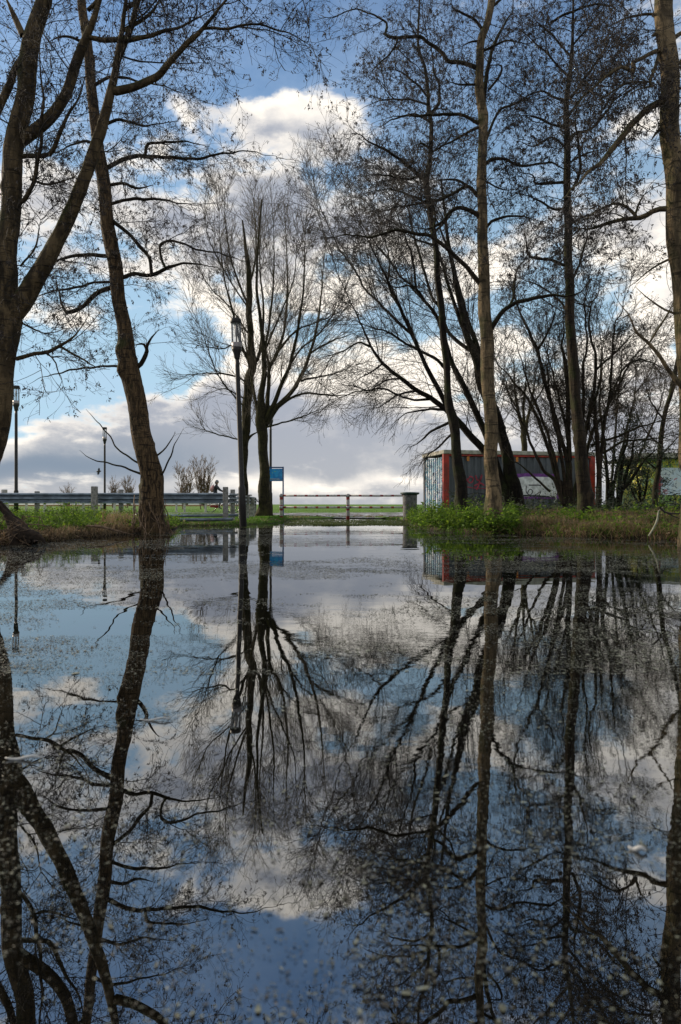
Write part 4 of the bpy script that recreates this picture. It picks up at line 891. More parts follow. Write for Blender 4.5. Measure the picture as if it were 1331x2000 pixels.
lamp('nearest and tallest-looking lamp post, leaning slightly left at the edge of the flood', 476, 15.6, lean=-.036, bz=-.03, H=4.80)
lamp('lamp post beside the thick trunk at the far left, seen through the guard rails', 32, 25.0)
lamp('most distant lamp post, small against the cloud bank left of the leaning tree', 205, 38.5)
lamp('thin lamp post standing in front of the blue information board', 529, 30.0)

# ------------------------------------------------------------------ guard rails
def wbeam(g, p0, p1, ztop, h=.31, dep=.085):
    p0 = np.array(p0, float); p1 = np.array(p1, float); dr = p1-p0; L = np.linalg.norm(dr); dr /= L; nr = np.array([dr[1], -dr[0]])
    prof = [(.2, 0), (1, -.05), (1, -.17), (-.1, -.26), (-.1, -.34), (1, -.43), (1, -.57), (-.1, -.66), (-.1, -.74), (1, -.83), (1, -.95), (.2, -1)]
    n = max(2, int(L/.5)); V = []
    for i in range(n+1):
        q = p0+dr*L*i/n
        for (u, v_) in prof: V.append((q[0]+nr[0]*u*dep, q[1]+nr[1]*u*dep, ztop+v_*h))
    for i in range(n+1):
        q = p0+dr*L*i/n
        for (u, v_) in prof: V.append((q[0]+nr[0]*(u*dep-.006), q[1]+nr[1]*(u*dep-.006), ztop+v_*h))
    k = len(prof); o = (n+1)*k; fs = []
    for i in range(n):
        for j in range(k-1):
            a = i*k+j; fs.append([a, a+1, a+k+1, a+k]); fs.append([o+a, o+a+k, o+a+k+1, o+a+1])
    g.add(V, fs)
xx = lambda px, d: (px-CX)*d/F
gr = groot('guard_rail', 'long grey ribbed steel guard rail in front, with tall square posts, left of the lamp', 'guard rail', (xx(441, 17), 17, 0))
gb = (xx(441, 17), 17, 0)
g = Geo(); wbeam(g, (-12.5, 17.05), (xx(441, 17.2), 17.2), .785, .26); g.build('rail', M['zinc'], gr, gb, smooth=False)
g = Geo(); wbeam(g, (xx(443, 17.3), 17.3), (xx(462, 18.2), 18.2), .785, .26); g.build('rail', M['zinc'], gr, gb, smooth=False)
for (px, d, top, wd, mm) in [(185, 16.85, 950, .135, 'post'), (441, 16.95, 951, .125, 'post'), (9, 17.3, 956, .11, 'post_pale'), (73, 17.4, 959.5, .10, 'post'), (237, 17.3, 956, .10, 'post'), (455, 18.0, 956, .11, 'post'), (-55, 17.3, 956, .11, 'post'), (298, 17.4, 960, .10, 'post')]:
    x = xx(px, d); z0 = -.1; zt = CAMZ+(HZ-top)*d/F
    g = Geo(); g.box(x, d, (z0+zt)/2, wd, wd, zt-z0, .08 if wd > .12 else .0, bev=.008); g.build('post', M[mm], gr, gb, smooth=False)
for (x0, x1, d, z, r) in [(262, 462, 16.9, .225, .035), (262, 452, 16.4, .135, .04), (-30, 45, 16.6, .19, .035)]:
    g = Geo(); g.tube([(xx(x0, d), d, z), (xx((x0+x1)/2, d), d, z-.01), (xx(x1, d), d+.25, z)], r, 8); g.build('pipe', M['zinc'], gr, gb)
gr = groot('guard_rail', 'short end piece of guard rail running away from the lamp post, with close pale posts', 'guard rail', (xx(482, 21.5), 21.5, 0)); gb = (xx(482, 21.5), 21.5, 0)
g = Geo(); wbeam(g, (xx(464, 18.6), 18.6), (xx(497, 27), 27), .78, .28); g.build('rail', M['zinc'], gr, gb, smooth=False)
for (px, d, top, wd) in [(484, 21.4, 968, .10), (493, 23.5, 972, .15), (470, 19.6, 962, .1), (498, 27.0, 973, .12)]:
    x = xx(px, d); zt = CAMZ+(HZ-top)*d/F
    g = Geo(); g.box(x, d, zt/2-.05, wd, wd, zt+.1, .0, bev=.008); g.build('post', M['post'], gr, gb, smooth=False)
gr = groot('guard_rail', 'farther low guard rail beyond the grass verge, on thin pale posts', 'guard rail', (xx(100, 33), 33, 0)); gb = (xx(100, 33), 33, 0)
g = Geo(); wbeam(g, (-22, 33.0), (xx(300, 36), 36), .73, .20); g.build('rail', M['zinc'], gr, gb, smooth=False)
for px in (-40, 15, 52, 88, 126, 163, 198, 224, 262, 345, 361, 402):
    d = 33+3*(px+100)/400; x = xx(px, d); g = Geo(); g.box(x, d, .36, .10, .10, .75 if px < 330 else .8, bev=.008); g.build('post', M['post_pale'], gr, gb, smooth=False)
g = Geo(); wbeam(g, (xx(300, 36), 36.05), (xx(420, 37), 37), .73, .20); g.build('rail', M['zinc'], gr, gb, smooth=False)

# ------------------------------------------------------------------ barrier
d = 21.5; bx0, bx1, bx2 = xx(550, d), xx(680, d), xx(798, d)
br = root('barrier', 'low red and white tubular barrier closing the path between board and bin', 'barrier', (bx1, d, 0)); bb = (bx1, d, 0)
for x, wd in ((bx0, .055), (bx1, .055), (bx2, .05)):
    g = Geo(); g.lathe(x, d, [(wd, -.15), (wd, .80), (wd*.9, .825), (wd*.3, .835)], 16); g.build('post', M['stripe_post'], br, bb)
for (a, b_) in ((bx0+.056, bx1-.056), (bx1+.056, bx2-.05)):
    for z in (.775, .405):
        g = Geo(); g.tube([(a, d, z), ((a+b_)/2, d, z-.006), (b_, d, z)], .033, 10); g.build('rail', M['stripe_rail'], br, bb)
for x in (bx0, bx1):
    for z in (.775, .405):
        g = Geo(); g.lathe(x, d, [(.062, z-.045), (.064, z-.04), (.064, z+.04), (.062, z+.045)], 14); g.build('bracket', M['chrome'], br, bb)

# ------------------------------------------------------------------ bin
d = 21.0; x = xx(799, d)
bn = root('litter_bin', 'round grey concrete litter bin with wide dark green lid beside the barrier', 'litter bin', (x, d-.3, 0))
g = Geo(); g.lathe(0, 0, [(.205, -.15), (.208, .1), (.215, .45), (.222, .76), (.218, .785)], 28); g.build('body', M['concrete'], bn)
g = Geo(); g.lathe(0, 0, [(.20, .78), (.26, .80), (.287, .815), (.292, .83), (.290, .850), (.265, .862), (.10, .872), (.01, .875)], 28); g.build('lid', M['lid'], bn)

# ------------------------------------------------------------------ info board
d = 27.0; x0, x1 = xx(515, d), xx(553.5, d); zt = CAMZ+(HZ-911.5)*d/F; z0 = CAMZ+(HZ-940)*d/F
ib = root('information_board', 'bright blue information board with a map, on blue posts behind the mossy trunk', 'sign board', ((x0+x1)/2, d, .05)); ibb = ((x0+x1)/2, d, 0.05)
for x in (x0, x1):
    g = Geo(); g.box(x, d, zt/2-.05, .055, .055, zt+.1, bev=.006); g.build('post', M['blue'], ib, ibb, smooth=False)
g = Geo(); g.box((x0+x1)/2, d, zt-.03, x1-x0-.058, .05, .05, bev=.005); g.build('top_bar', M['blue'], ib, ibb, smooth=False)
g = Geo(); g.box((x0+x1)/2, d, (zt-.075+z0)/2, x1-x0-.062, .03, zt-.085-z0, bev=.003); pn = g.build('panel', M['board'], ib, ibb, smooth=False)
g = Geo()
for k, (zz, ww) in enumerate(((z0+.06, .55), (z0+.10, .40))): g.box((x0+x1)/2+.05*k, d-.0165, zz, ww, .002, .012, bev=.0004)
g.build('lettering', M['white'], pn, ibb, smooth=False)
pn['label'] = 'blue map panel with a green land shape'

# ------------------------------------------------------------------ container
ang = math.radians(12.0); d = 25.6; cpx = xx(868, d)
co = root('shipping_container', 'grey corrugated container with red corner posts and sprayed graffiti behind the trees', 'container', (cpx, d, 0.0)); co.rotation_euler = (0, 0, ang)
Lc, Wc, Hc = 6.28, 2.44, 2.40
def corrugated(n, L, H, along='x', off=0.0, z0=.12, dep=.045):
    prof = []; s = 0; step = L/n
    for i in range(n):
        a = i*step
        prof += [(a, 0), (a+step*.35, 0), (a+step*.5, dep), (a+step*.85, dep)]
    prof.append((L, 0)); V = []
    for z in (z0, H):
        for (u, v_) in prof: V.append((u, off+v_, z) if along == 'x' else (off+v_, u, z))
    k = len(prof); return V, [[i, i+1, k+i+1, k+i] for i in range(k-1)]
g = Geo(); V, fs = corrugated(22, Lc-.32, Hc-.1); g.add(np.array(V)+np.array([.16, .03, 0]), fs); fw = g.build('front_wall', M['corr'], co, smooth=False)
g = Geo(); V, fs = corrugated(22, Lc-.32, Hc-.1); g.add(np.array(V)+np.array([.16, Wc-.08, 0]), fs); g.build('rear_wall', M['corr'], co, smooth=False)
g = Geo(); V, fs = corrugated(9, Wc-.3, Hc-.1, 'y'); g.add(np.array(V)+np.array([.03, .15, 0]), fs); ew = g.build('end_wall', M['graffiti'], co, smooth=False); ew['label'] = 'pale end wall covered in blue, white and pink graffiti'
g = Geo(); V, fs = corrugated(9, Wc-.3, Hc-.1, 'y'); g.add(np.array(V)+np.array([Lc-.08, .15, 0]), fs); g.build('end_wall', M['corr'], co, smooth=False)
for (x, y) in ((.09, .08), (Lc-.09, .08), (.09, Wc-.08), (Lc-.09, Wc-.08)):
    g = Geo(); g.box(x, y, Hc/2, .22 if y < 1 else .16, .16, Hc, bev=.01); g.build('corner_post', M['container_red'] if y < 1 else M['corr'], co, smooth=False)
g = Geo(); g.box(Lc/2, .06, Hc-.045, Lc-.40, .125, .07, bev=.008); g.build('top_rail', M['container_red'], co, smooth=False)
g = Geo(); g.box(Lc/2, Wc/2, Hc+.075, Lc+.06, Wc+.06, .15, bev=.012); g.build('roof', M['fascia'], co, smooth=False)
g = Geo(); g.box(Lc/2, .06, .06, Lc-.40, .12, .12, bev=.008); g.build('bottom_rail', M['corr'], co, smooth=False)
for u in (.95, 2.95, 4.6):
    g = Geo(); g.box(u, -.012, Hc-.18, .10, .012, .17, bev=.003); g.build('plate', M['orange'], co, smooth=False)
# graffiti on the front wall: thin paint layers, 3 mm proud of the ribs
def stroke(g, pts, wd, y, n=40):
    q = catmull([(a, y, b, wd) for a, b in pts], n); P_ = q[:, :3]; Tn = unit(np.gradient(P_, axis=0)); nn = np.stack([-Tn[:, 2], 0*Tn[:, 0], Tn[:, 0]], 1)
    V = np.concatenate([P_+nn*wd/2, P_-nn*wd/2]); g.add(V, [[i, i+1, n+i+1, n+i] for i in range(n-1)])
def blob(g, pts, y):
    V = [(a, y, b) for a, b in pts]; g.add(V, [list(range(len(V)))])
g = Geo(); blob(g, [(2.62, .72), (4.75, .72), (4.85, 1.1), (4.75, 1.55), (4.5, 1.68), (3.3, 1.70), (2.85, 1.66), (2.62, 1.45), (2.55, 1.05)], .020); g.build('graffiti', M['purple'], fw, smooth=False)
g = Geo(); blob(g, [(2.80, .80), (4.62, .80), (4.68, 1.1), (4.6, 1.50), (4.35, 1.56), (3.3, 1.57), (3.0, 1.52), (2.82, 1.35), (2.76, 1.05)], .016); g.build('graffiti', M['pale_spray'], fw, smooth=False)
g = Geo(); blob(g, [(2.72, 1.0), (2.74, 1.12), (2.9, 1.18), (3.1, 1.17), (3.2, 1.08), (3.18, .98)], .012); stroke(g, [(3.35, 1.22), (3.35, .98), (3.5, .86), (3.62, 1.0), (3.5, 1.08), (3.4, .95)], .035, .012)
stroke(g, [(3.45, 1.24), (3.9, 1.24), (3.95, 1.2)], .04, .012); stroke(g, [(3.7, .85), (3.95, .98), (3.85, .78)], .03, .012); stroke(g, [(2.7, .78), (3.4, .84), (4.6, .78)], .06, .010); g.build('graffiti', M['black_spray'], fw, smooth=False)
g = Geo()
for (a, b_) in ((4.15, 1.25), (4.32, 1.22), (4.5, 1.0)): stroke(g, [(a, b_), (a+.10, b_-.28), (a+.02, b_-.42)], .05, .008)
g.build('graffiti', M['white'], fw, smooth=False)
g = Geo()
stroke(g, [(.72, 1.40), (.80, 1.62), (.86, 1.40), (.95, 1.48)], .05, .014); stroke(g, [(1.02, 1.52), (.95, 1.38), (1.08, 1.32), (1.18, 1.46), (1.06, 1.56), (1.0, 1.48)], .05, .014)
stroke(g, [(1.26, 1.60), (1.34, 1.42), (1.47, 1.44), (1.52, 1.62), (1.44, 1.42), (1.38, 1.22), (1.30, 1.05)], .055, .014); stroke(g, [(1.20, 1.20), (1.45, 1.30), (1.62, 1.22)], .06, .013); stroke(g, [(.80, 1.18), (1.2, 1.12), (1.7, 1.10)], .035, .013)
g.build('graffiti', M['red_spray'], fw, smooth=False)
g = Geo()
for k in range(9):
    a = .7+k*.17; stroke(g, [(a, .62), (a+.05, .80+.05*math.sin(k*2)), (a+.10, .60), (a+.16, .74)], .03, .012)
stroke(g, [(.9, .86), (1.3, .93), (1.8, .86)], .03, .012)
g.build('graffiti', M['black_spray'], fw, smooth=False)

# ------------------------------------------------------------------ shed
d = 24.0; x0 = xx(1253, d)
sh = root('shed', 'low shed with green and yellow graffiti and a pale blue door at the right edge', 'shed', (x0, d, .2)); sb = (x0, d, .2); sh.rotation_euler = (0, 0, math.radians(-6))
def Zs(py): return CAMZ+(HZ-py)*24.0/F-.2
g = Geo(); g.box(2.0, 1.5, (Zs(896)-.2)/2, 4.0, 3.0, Zs(896)+.2, bev=.02); g.build('wall', M['shed_graffiti'], sh, smooth=False)
g = Geo(); g.box(1.9, 1.45, Zs(896)+.055, 4.5, 3.5, .10, bev=.02); g.build('roof', M['roof'], sh, smooth=False)
g = Geo(); g.box(1.9, -.33, Zs(892)+.02, 4.56, .04, .18, bev=.01); g.build('fascia', M['fascia'], sh, smooth=False)
g = Geo(); g.box(1.12, -.012, (Zs(914)+Zs(967))/2, .95, .03, Zs(914)-Zs(967), bev=.008); dr = g.build('door', M['shed_door'], sh, smooth=False)
g = Geo(); g.box(.60, -.02, (Zs(914)+Zs(967))/2, .06, .05, Zs(914)-Zs(967), bev=.006); g.build('door_frame', M['red_spray'], sh, smooth=False)

# ------------------------------------------------------------------ bicycles and cyclist
def bicycle(label, x, d, z0, flip=1, frame='bike_black', guard='red', sc=1.0, rack=True):
    r_ = root('bicycle', label, 'bicycle', (x, d, z0), 'bicycles beyond the guard rail'); r_.scale = (flip*sc, sc, sc)
    R = .335
    for (cx_, nm) in ((0, 'wheel'), (1.10, 'wheel')):
        a = np.linspace(0, 2*math.pi, 37)[:-1]
        g = Geo(); g.tube(np.stack([cx_+R*np.cos(a), 0*a, R+R*np.sin(a)], 1), .019, 8, closed=True); wh = g.build(nm, M['tyre'], r_)
        g = Geo(); g.tube(np.stack([cx_+(R-.022)*np.cos(a), 0*a, R+(R-.022)*np.sin(a)], 1), .010, 6, closed=True); g.build('rim', M['chrome'], wh)
        g = Geo()
        for k in range(18): b = k*2*math.pi/18; g.tube([(cx_, .02*(-1)**k, R), (cx_+(R-.02)*math.cos(b), 0, R+(R-.02)*math.sin(b))], .0022, 4)
        g.tube([(cx_, -.05, R), (cx_, .05, R)], .022, 8); g.build('spokes', M['chrome'], wh)
        g = Geo(); b = np.linspace(.35, math.pi-.1, 16); g.tube(np.stack([cx_+(R+.04)*np.cos(b), 0*b, R+(R+.04)*np.sin(b)], 1), .014, 6); g.build('mudguard', M['bike_black'], r_)
    bb_ = (.45, 0, .29); seat = (.27, 0, .80); head = (.90, 0, .78); hb = (.955, 0, .62)
    g = Geo()
    g.tube([bb_, seat], .017, 8); g.tube([bb_, (.70, 0, .45), hb], .019, 8); g.tube([(.36, 0, .55), (.70, 0, .62), head], .015, 8)
    for s in (-.05, .05):
        g.tube([(0, s, R), bb_], .010, 6); g.tube([(0, s, R), (.29, s*.4, .74)], .009, 6); g.tube([hb, (1.02, s, .50), (1.10, s, R)], .011, 6)
    g.tube([hb, (.885, 0, .84)], .018, 8); g.build('frame', M[frame], r_)
    g = Geo(); g.tube([(.885, 0, .84), (.86, 0, 1.0)], .012, 8); g.tube([(.74, -.27, 1.01), (.83, -.22, 1.03), (.87, -.1, 1.02), (.87, .1, 1.02), (.83, .22, 1.03), (.74, .27, 1.01)], .011, 8); g.build('handlebar', M['chrome'], r_)
    g = Geo(); g.tube([(.27, 0, .79), (.245, 0, .90)], .012, 8); g.sphere((.22, 0, .935), (.12, .085, .035)); g.sphere((.31, 0, .94), (.10, .035, .025)); g.build('saddle', M['bike_black'], r_)
    g = Geo(); g.tube([(0, -.06, R), (.15, -.06, R+.03), (.45, -.06, .345), (.53, -.06, .29), (.45, -.06, .235), (.15, -.06, R-.05), (0, -.06, R)], .02, 6)
    g.box(.24, -.06, .31, .46, .02, .09, bev=.004); g.build('chain_guard', M[guard], r_)
    g = Geo(); g.tube([(.45, -.09, .29), (.45, .09, .29)], .014, 6); g.tube([(.45, -.10, .29), (.52, -.10, .14)], .010, 6); g.tube([(.45, .10, .29), (.38, .10, .44)], .010, 6)
    g.box(.52, -.15, .135, .09, .09, .022, bev=.004); g.box(.38, .15, .445, .09, .09, .022, bev=.004); g.build('crank', M['chrome'], r_)
    if rack:
        g = Geo(); g.tube([(-.22, .05, .72), (.24, .05, .74), (.24, -.05, .74), (-.22, -.05, .72)], .008, 6); g.tube([(-.12, .05, .72), (0, .05, R)], .006, 6); g.tube([(-.12, -.05, .72), (0, -.05, R)], .006, 6); g.build('rack', M['bike_black'], r_)
    g = Geo(); g.tube([(1.0, 0, .80), (1.06, 0, .80)], [.03, .038], 10); g.build('headlight', M['lamp_grey'], r_)
    return r_
d = 38.0; bxx = xx(411, d)
bicycle('black bicycle with a red chain guard being ridden by the child behind the rail', bxx, d, .055, 1, sc=1.04)
d2 = 33.5
bicycle('parked black bicycle by the mossy trunk, its rear wheel to the right of the posts', xx(497, d2), d2, .06, -1, guard='bike_black', sc=.95)

def rider(x, d, z0, sc=.93):
    r_ = root('person', 'person in dark jacket and grey helmet riding a bicycle to the right', 'person', (x, d, z0))
    J = {'pelvis': (.24, 0, .99, .125), 'waist': (.27, 0, 1.12, .115), 'chest': (.31, 0, 1.32, .135), 'neck0': (.345, 0, 1.455, .07), 'neck': (.355, 0, 1.51, .052), 'head': (.37, 0, 1.60, .088), 'crown': (.372, 0, 1.68, .075)}
    E = [('pelvis', 'waist'), ('waist', 'chest'), ('chest', 'neck0'), ('neck0', 'neck'), ('neck', 'head'), ('head', 'crown')]
    for s, t in ((1, 'l'), (-1, 'r')):
        J['sh'+t] = (.33, .165*s, 1.41, .060); J['el'+t] = (.50, .25*s, 1.20, .042); J['wr'+t] = (.70, .25*s, 1.10, .028); J['pa'+t] = (.765, .25*s, 1.085, .032)
        k = (.62, .10*s, .80) if s > 0 else (.60, .10*s, .70); f = (.40, .13*s, .52) if s > 0 else (.50, .13*s, .25)
        J['hip'+t] = (.27, .09*s, .96, .095); J['kn'+t] = (*k, .062); J['an'+t] = (*f, .042); J['to'+t] = (f[0]+.15, f[1], f[2]-.055, .034)
        E += [('chest', 'sh'+t), ('sh'+t, 'el'+t), ('el'+t, 'wr'+t), ('wr'+t, 'pa'+t), ('pelvis', 'hip'+t), ('hip'+t, 'kn'+t), ('kn'+t, 'an'+t), ('an'+t, 'to'+t)]
    names = list(J); me = bpy.data.meshes.new('skin_src'); me.from_pydata([tuple(c*sc for c in J[n][:3]) for n in names], [(names.index(a), names.index(b)) for a, b in E], [])
    ob = bpy.data.objects.new('skin_src', me); C.objects.link(ob)
    ob.modifiers.new('s', 'SKIN')
    if not me.skin_vertices: me.skin_vertices.new()
    for i, n in enumerate(names):
        r = J[n][3]*sc; me.skin_vertices[0].data[i].radius = (r, r); me.skin_vertices[0].data[i].use_root = (n == 'pelvis')
    sub = ob.modifiers.new('d', 'SUBSURF'); sub.levels = 2; sub.render_levels = 2
    dg = bpy.context.evaluated_depsgraph_get(); ev = ob.evaluated_get(dg); em = bpy.data.meshes.new_from_object(ev)
    bpy.data.objects.remove(ob)
    body = bpy.data.objects.new('body', em); C.objects.link(body); body.parent = r_
    for m_ in (M['jacket'], M['trousers'], M['skin'], M['hair']): em.materials.append(m_)
    for p in em.polygons:
        c = p.center/sc; p.use_smooth = True
        if c.z > 1.50: p.material_index = 2
        elif c.x > .71 and c.z > 1.0: p.material_index = 2
        elif c.z < 1.0 and not (c.x > .4 and c.z > .95): p.material_index = 1 if not (c.z < .48 and c.x > .40 and c.y > 0 or c.z < .24) else 3
    # face, fingers and clothing
    for nm, c_, r__ in (('nose', (.455, 0, 1.60), (.018, .012, .022)), ('mouth', (.445, 0, 1.555), (.012, .02, .006)), ('ear', (.37, .088, 1.60), (.02, .008, .03)), ('ear', (.37, -.088, 1.60), (.02, .008, .03)), ('eye', (.440, .032, 1.622), (.009, .009, .009)), ('eye', (.440, -.032, 1.622), (.009, .009, .009))):
        g = Geo(); g.sphere(tuple(v*sc for v in c_), tuple(v*sc for v in r__)); g.build(nm, M['hair'] if nm == 'eye' else M['skin'], r_)
    for s in (-1, 1):
        g = Geo()
        for k in range(4):
            yy = s*(.225+.018*k); L_ = (.030, .036, .034, .027)[k]
            g.tube([(.775*sc, yy*sc, 1.105*sc), ((.775+L_)*sc, yy*sc, 1.110*sc), ((.785+L_)*sc, yy*sc, 1.085*sc), ((.775+L_*.6)*sc, yy*sc, 1.062*sc)], [.009*sc, .009*sc, .008*sc, .006*sc], 6)
        g.tube([(.755*sc, s*.222*sc, 1.085*sc), (.785*sc, s*.205*sc, 1.07*sc), (.80*sc, s*.21*sc, 1.055*sc)], [.011*sc, .009*sc, .007*sc], 6)
        g.build('hand', M['skin'], r_)
    g = Geo(); g.sphere((.355*sc, 0, 1.635*sc), (.105*sc, .098*sc, .098*sc), 16, 10); g.build('helmet', M['helmet'], r_)
    g = Geo(); g.sphere((.325*sc, 0, 1.585*sc), (.082*sc, .086*sc, .095*sc), 14, 8); g.build('hair', M['hair'], r_)
    return r_
rider(bxx, 38.0, .06, 1.04)
g = Geo(); g.sphere((0, 0, 0), (.12, .16, .21), 14, 10); g.box(-.09, 0, -.05, .06, .20, .18, bev=.02); bp_ = g.build('backpack', M['pack'])
bp_.location = (bxx+.135, 38.0, .06+1.31); bp_.rotation_euler = (0, math.radians(12), 0); tag(bp_, 'dusty pink backpack on the back of the person riding', 'backpack')
# small bird in flight
g = Geo(); g.tube([(-.11, 0, -.01), (-.03, 0, 0), (.05, 0, .01), (.11, 0, .02)], [.008, .035, .034, .010], 8)
g.add([(-.04, 0, .01), (.06, 0, .02), (.03, .07, .12), (-.02, .10, .17), (-.05, .06, .10)], [[0, 1, 2, 3, 4]]); g.add([(-.04, 0, .0), (.06, 0, .01), (.05, -.06, -.10), (.0, -.09, -.15), (-.04, -.05, -.08)], [[0, 1, 2, 3, 4]])
g.add([(-.10, .0, -.01), (-.18, .03, -.015), (-.18, -.03, -.015)], [[0, 1, 2]])
bd = g.build('bird', M['bird']); q = W(193, 921, 28); bd.location = tuple(q); tag(bd, 'small dark bird flying left of the most distant lamp', 'bird')

# ------------------------------------------------------------------ undergrowth (stuff)
def leaf_cloud(name, region, n_pl, hmin, hmax, leaf, mname, seedv, kind='stuff', stem=True, per=14):
    r = np.random.default_rng(seedv); g = Geo()
    x, y = region(r, n_pl); z = ground_z(x, y); k = z > .02; x, y, z = x[k], y[k], z[k]; n = len(x)
    cl = np.clip(.5+.8*hsh(x*2.1+2, y*2.1), 0, 1); h = (hmin+(hmax-hmin)*r.random(n)**1.6)*(.35+.95*cl)
    lean = r.normal(size=(n, 2))*.12*h[:, None]
    base = np.stack([x, y, z-.02], 1); top = base+np.stack([lean[:, 0], lean[:, 1], h], 1)
    if stem:
        P_ = np.stack([base, base*.5+top*.5+r.normal(size=(n, 3))*.01, top], 1); batch_tubes(g, P_, np.tile(np.array([[.0035, .0028, .0018]]), (n, 1)), 3, 0)
    t = r.uniform(.2, 1.0, (n, per, 1)); c = base[:, None]*(1-t)+top[:, None]*t+r.normal(size=(n, per, 3))*np.array([.05, .05, .02])
    c = c.reshape(-1, 3); m = len(c); sz = leaf*r.uniform(.5, 1.3, (m, 1))
    u = unit(np.concatenate([r.normal(size=(m, 2)), r.normal(size=(m, 1))*.45-.1], 1))*sz
    v_ = unit(np.cross(u, np.array([0, 0, 1.])+r.normal(size=(m, 3))*.5))*sz*.42
    quads(g, c, u, v_, 0)
    o = g.build(name, M[mname]); o['kind'] = kind; return o
def blades(name, region, n, h, mname, seedv, lean=.5, wd=.004, wet=False):
    r = np.random.default_rng(seedv); g = Geo(); x, y = region(r, n); z = ground_z(x, y)
    if wet: z = np.where(hsh(x*2.2, y*1.4)+.5*r.normal(size=n) > -.2, .005+0*z, -1)
    k = z > -.03; x, y, z = x[k], y[k], z[k]; n = len(x)
    hh = h*r.uniform(.35, 1.0, n)*(.55+.6*(.5+.5*hsh(x*2+1, y*2))); dr = r.normal(size=(n, 2)); dr /= np.linalg.norm(dr, axis=1, keepdims=True)
    ln = lean*r.uniform(.2, 1.6, n)*hh
    b = np.stack([x, y, z-.02], 1)
    mid = b+np.stack([dr[:, 0]*ln*.35, dr[:, 1]*ln*.35, hh*.65], 1); tip = b+np.stack([dr[:, 0]*ln, dr[:, 1]*ln, hh*(1-.35*np.minimum(1, ln/hh))], 1)
    sd = np.stack([-dr[:, 1]+.3, dr[:, 0], 0*x], 1)*wd*.5*r.uniform(.6, 1.4, (n, 1))
    V = np.stack([b-sd, b+sd, mid+sd*.8, mid-sd*.8, tip], 1); o5 = np.arange(n)[:, None]*5
    g.add(V, o5+np.array([[0, 1, 2, 3]])); g.f.append(('a', (o5+np.array([[3, 2, 4]])) + (g.n-n*5))); g.mi.append(np.zeros(n))
    o = g.build(name, M[mname]); o['kind'] = 'stuff'; return o
def reg(px0, px1, dep0, dep1):
    """area between two sight lines, from dep0 to dep1 metres behind the shoreline"""
    def f(r, n):
        t = (r.uniform(px0, px1, n)-CX)/F; s = np.interp(t, SHx, SHy); y = s+dep0+(dep1-dep0)*r.random(n)**1.2; return t*y, y
    return f
leaf_cloud('nettles', reg(-120, 262, .9, 7.5), 2300, .06, .36, .032, 'nettle', 31)
leaf_cloud('weeds', reg(245, 350, .5, 4.0), 420, .08, .26, .03, 'nettle', 32)
leaf_cloud('bramble', reg(800, 1010, .35, 4.5), 1300, .07, .42, .042, 'nettle', 33)
leaf_cloud('nettles', reg(930, 1010, .4, 1.4), 220, .12, .42, .040, 'nettle', 49)
leaf_cloud('nettles', reg(1000, 1420, 1.3, 5.0), 900, .05, .30, .036, 'nettle', 34)
leaf_cloud('ivy', reg(880, 1420, 3.5, 8.0), 1100, .15, .60, .035, 'evergreen', 35)
blades('dry_grass', reg(930, 1450, .0, 1.8), 12000, .20, 'dry', 36, 2.4, .006)
blades('sedge', reg(920, 1450, .0, 2.2), 3500, .24, 'grass', 46, 1.2, .006)
leaf_cloud('creeping_weeds', reg(900, 1450, .1, 2.0), 420, .05, .18, .03, 'nettle', 47)
leaf_cloud('leaf_litter', reg(-150, 1450, -.05, 2.5), 900, .01, .06, .035, 'dry', 48, stem=False)
blades('dry_grass', reg(1020, 1450, .8, 4.0), 12000, .30, 'dry', 37, 1.0, .006)
blades('dry_grass', reg(-160, 330, .0, 1.3), 9000, .20, 'dry', 38, 1.3, .006)
blades('dry_grass', reg(200, 300, 1.0, 3.0), 1600, .45, 'dry', 39, .8, .005)
blades('verge_grass', reg(345, 560, .1, 6), 16000, .10, 'grass', 40, .7, .007)
blades('verge_grass', reg(790, 960, .1, 7), 12000, .16, 'grass', 41, .7, .007)
blades('verge_grass', reg(-150, 340, 3.0, 9), 14000, .12, 'grass', 42, .7, .008)
def fieldreg(x0, x1, y0, y1):
    def f(r, n):
        y = y0+(y1-y0)*r.random(n)**1.4; px = r.uniform(x0, x1, n); return (px-CX)*y/F, y
    return f
def notpath(f):
    def h(r, n):
        x, y = f(r, n); yc = np.interp(x, [-14, -6, -3, 0, 2.5, 5, 9, 20], [33.2, 32.5, 31, 29.3, 29, 31, 32.5, 34]); wd = np.interp(x, [-14, -6, -3, 0, 2.5, 5, 9, 20], [1.2, 1.6, 3, 5.5, 5, 2.4, 1.8, 1.6]); k = np.abs(y-yc) > wd+.1; return x[k], y[k]
    return h
blades('meadow_grass', notpath(fieldreg(-100, 1400, 22, 60)), 42000, .09, 'grass', 43, .7, .014)
blades('flooded_grass', fieldreg(556, 800, 16.2, 21.5), 26000, .075, 'sedge', 44, 1.6, .009, True)
blades('flooded_grass', fieldreg(340, 560, 14.5, 17.5), 3000, .05, 'sedge', 45, 1.6, .009, True)
# reeds at the far side
r = np.random.default_rng(50); g = Geo(); n = 9000; y = r.uniform(150, 156, n); x = r.uniform(-75, -19, n); h = .40*r.uniform(.5, 1, n)*(.6+.5*hsh(x*.2, y))
b = np.stack([x, y, 0*x+.05], 1); V = np.stack([b-np.array([.04, 0, 0]), b+np.array([.04, 0, 0]), b+np.stack([r.normal(size=n)*.1, 0*x, h+.2], 1)], 1)
g.add(V, np.arange(n*3).reshape(-1, 3)); o = g.build('reeds', M['reed']); o['kind'] = 'stuff'

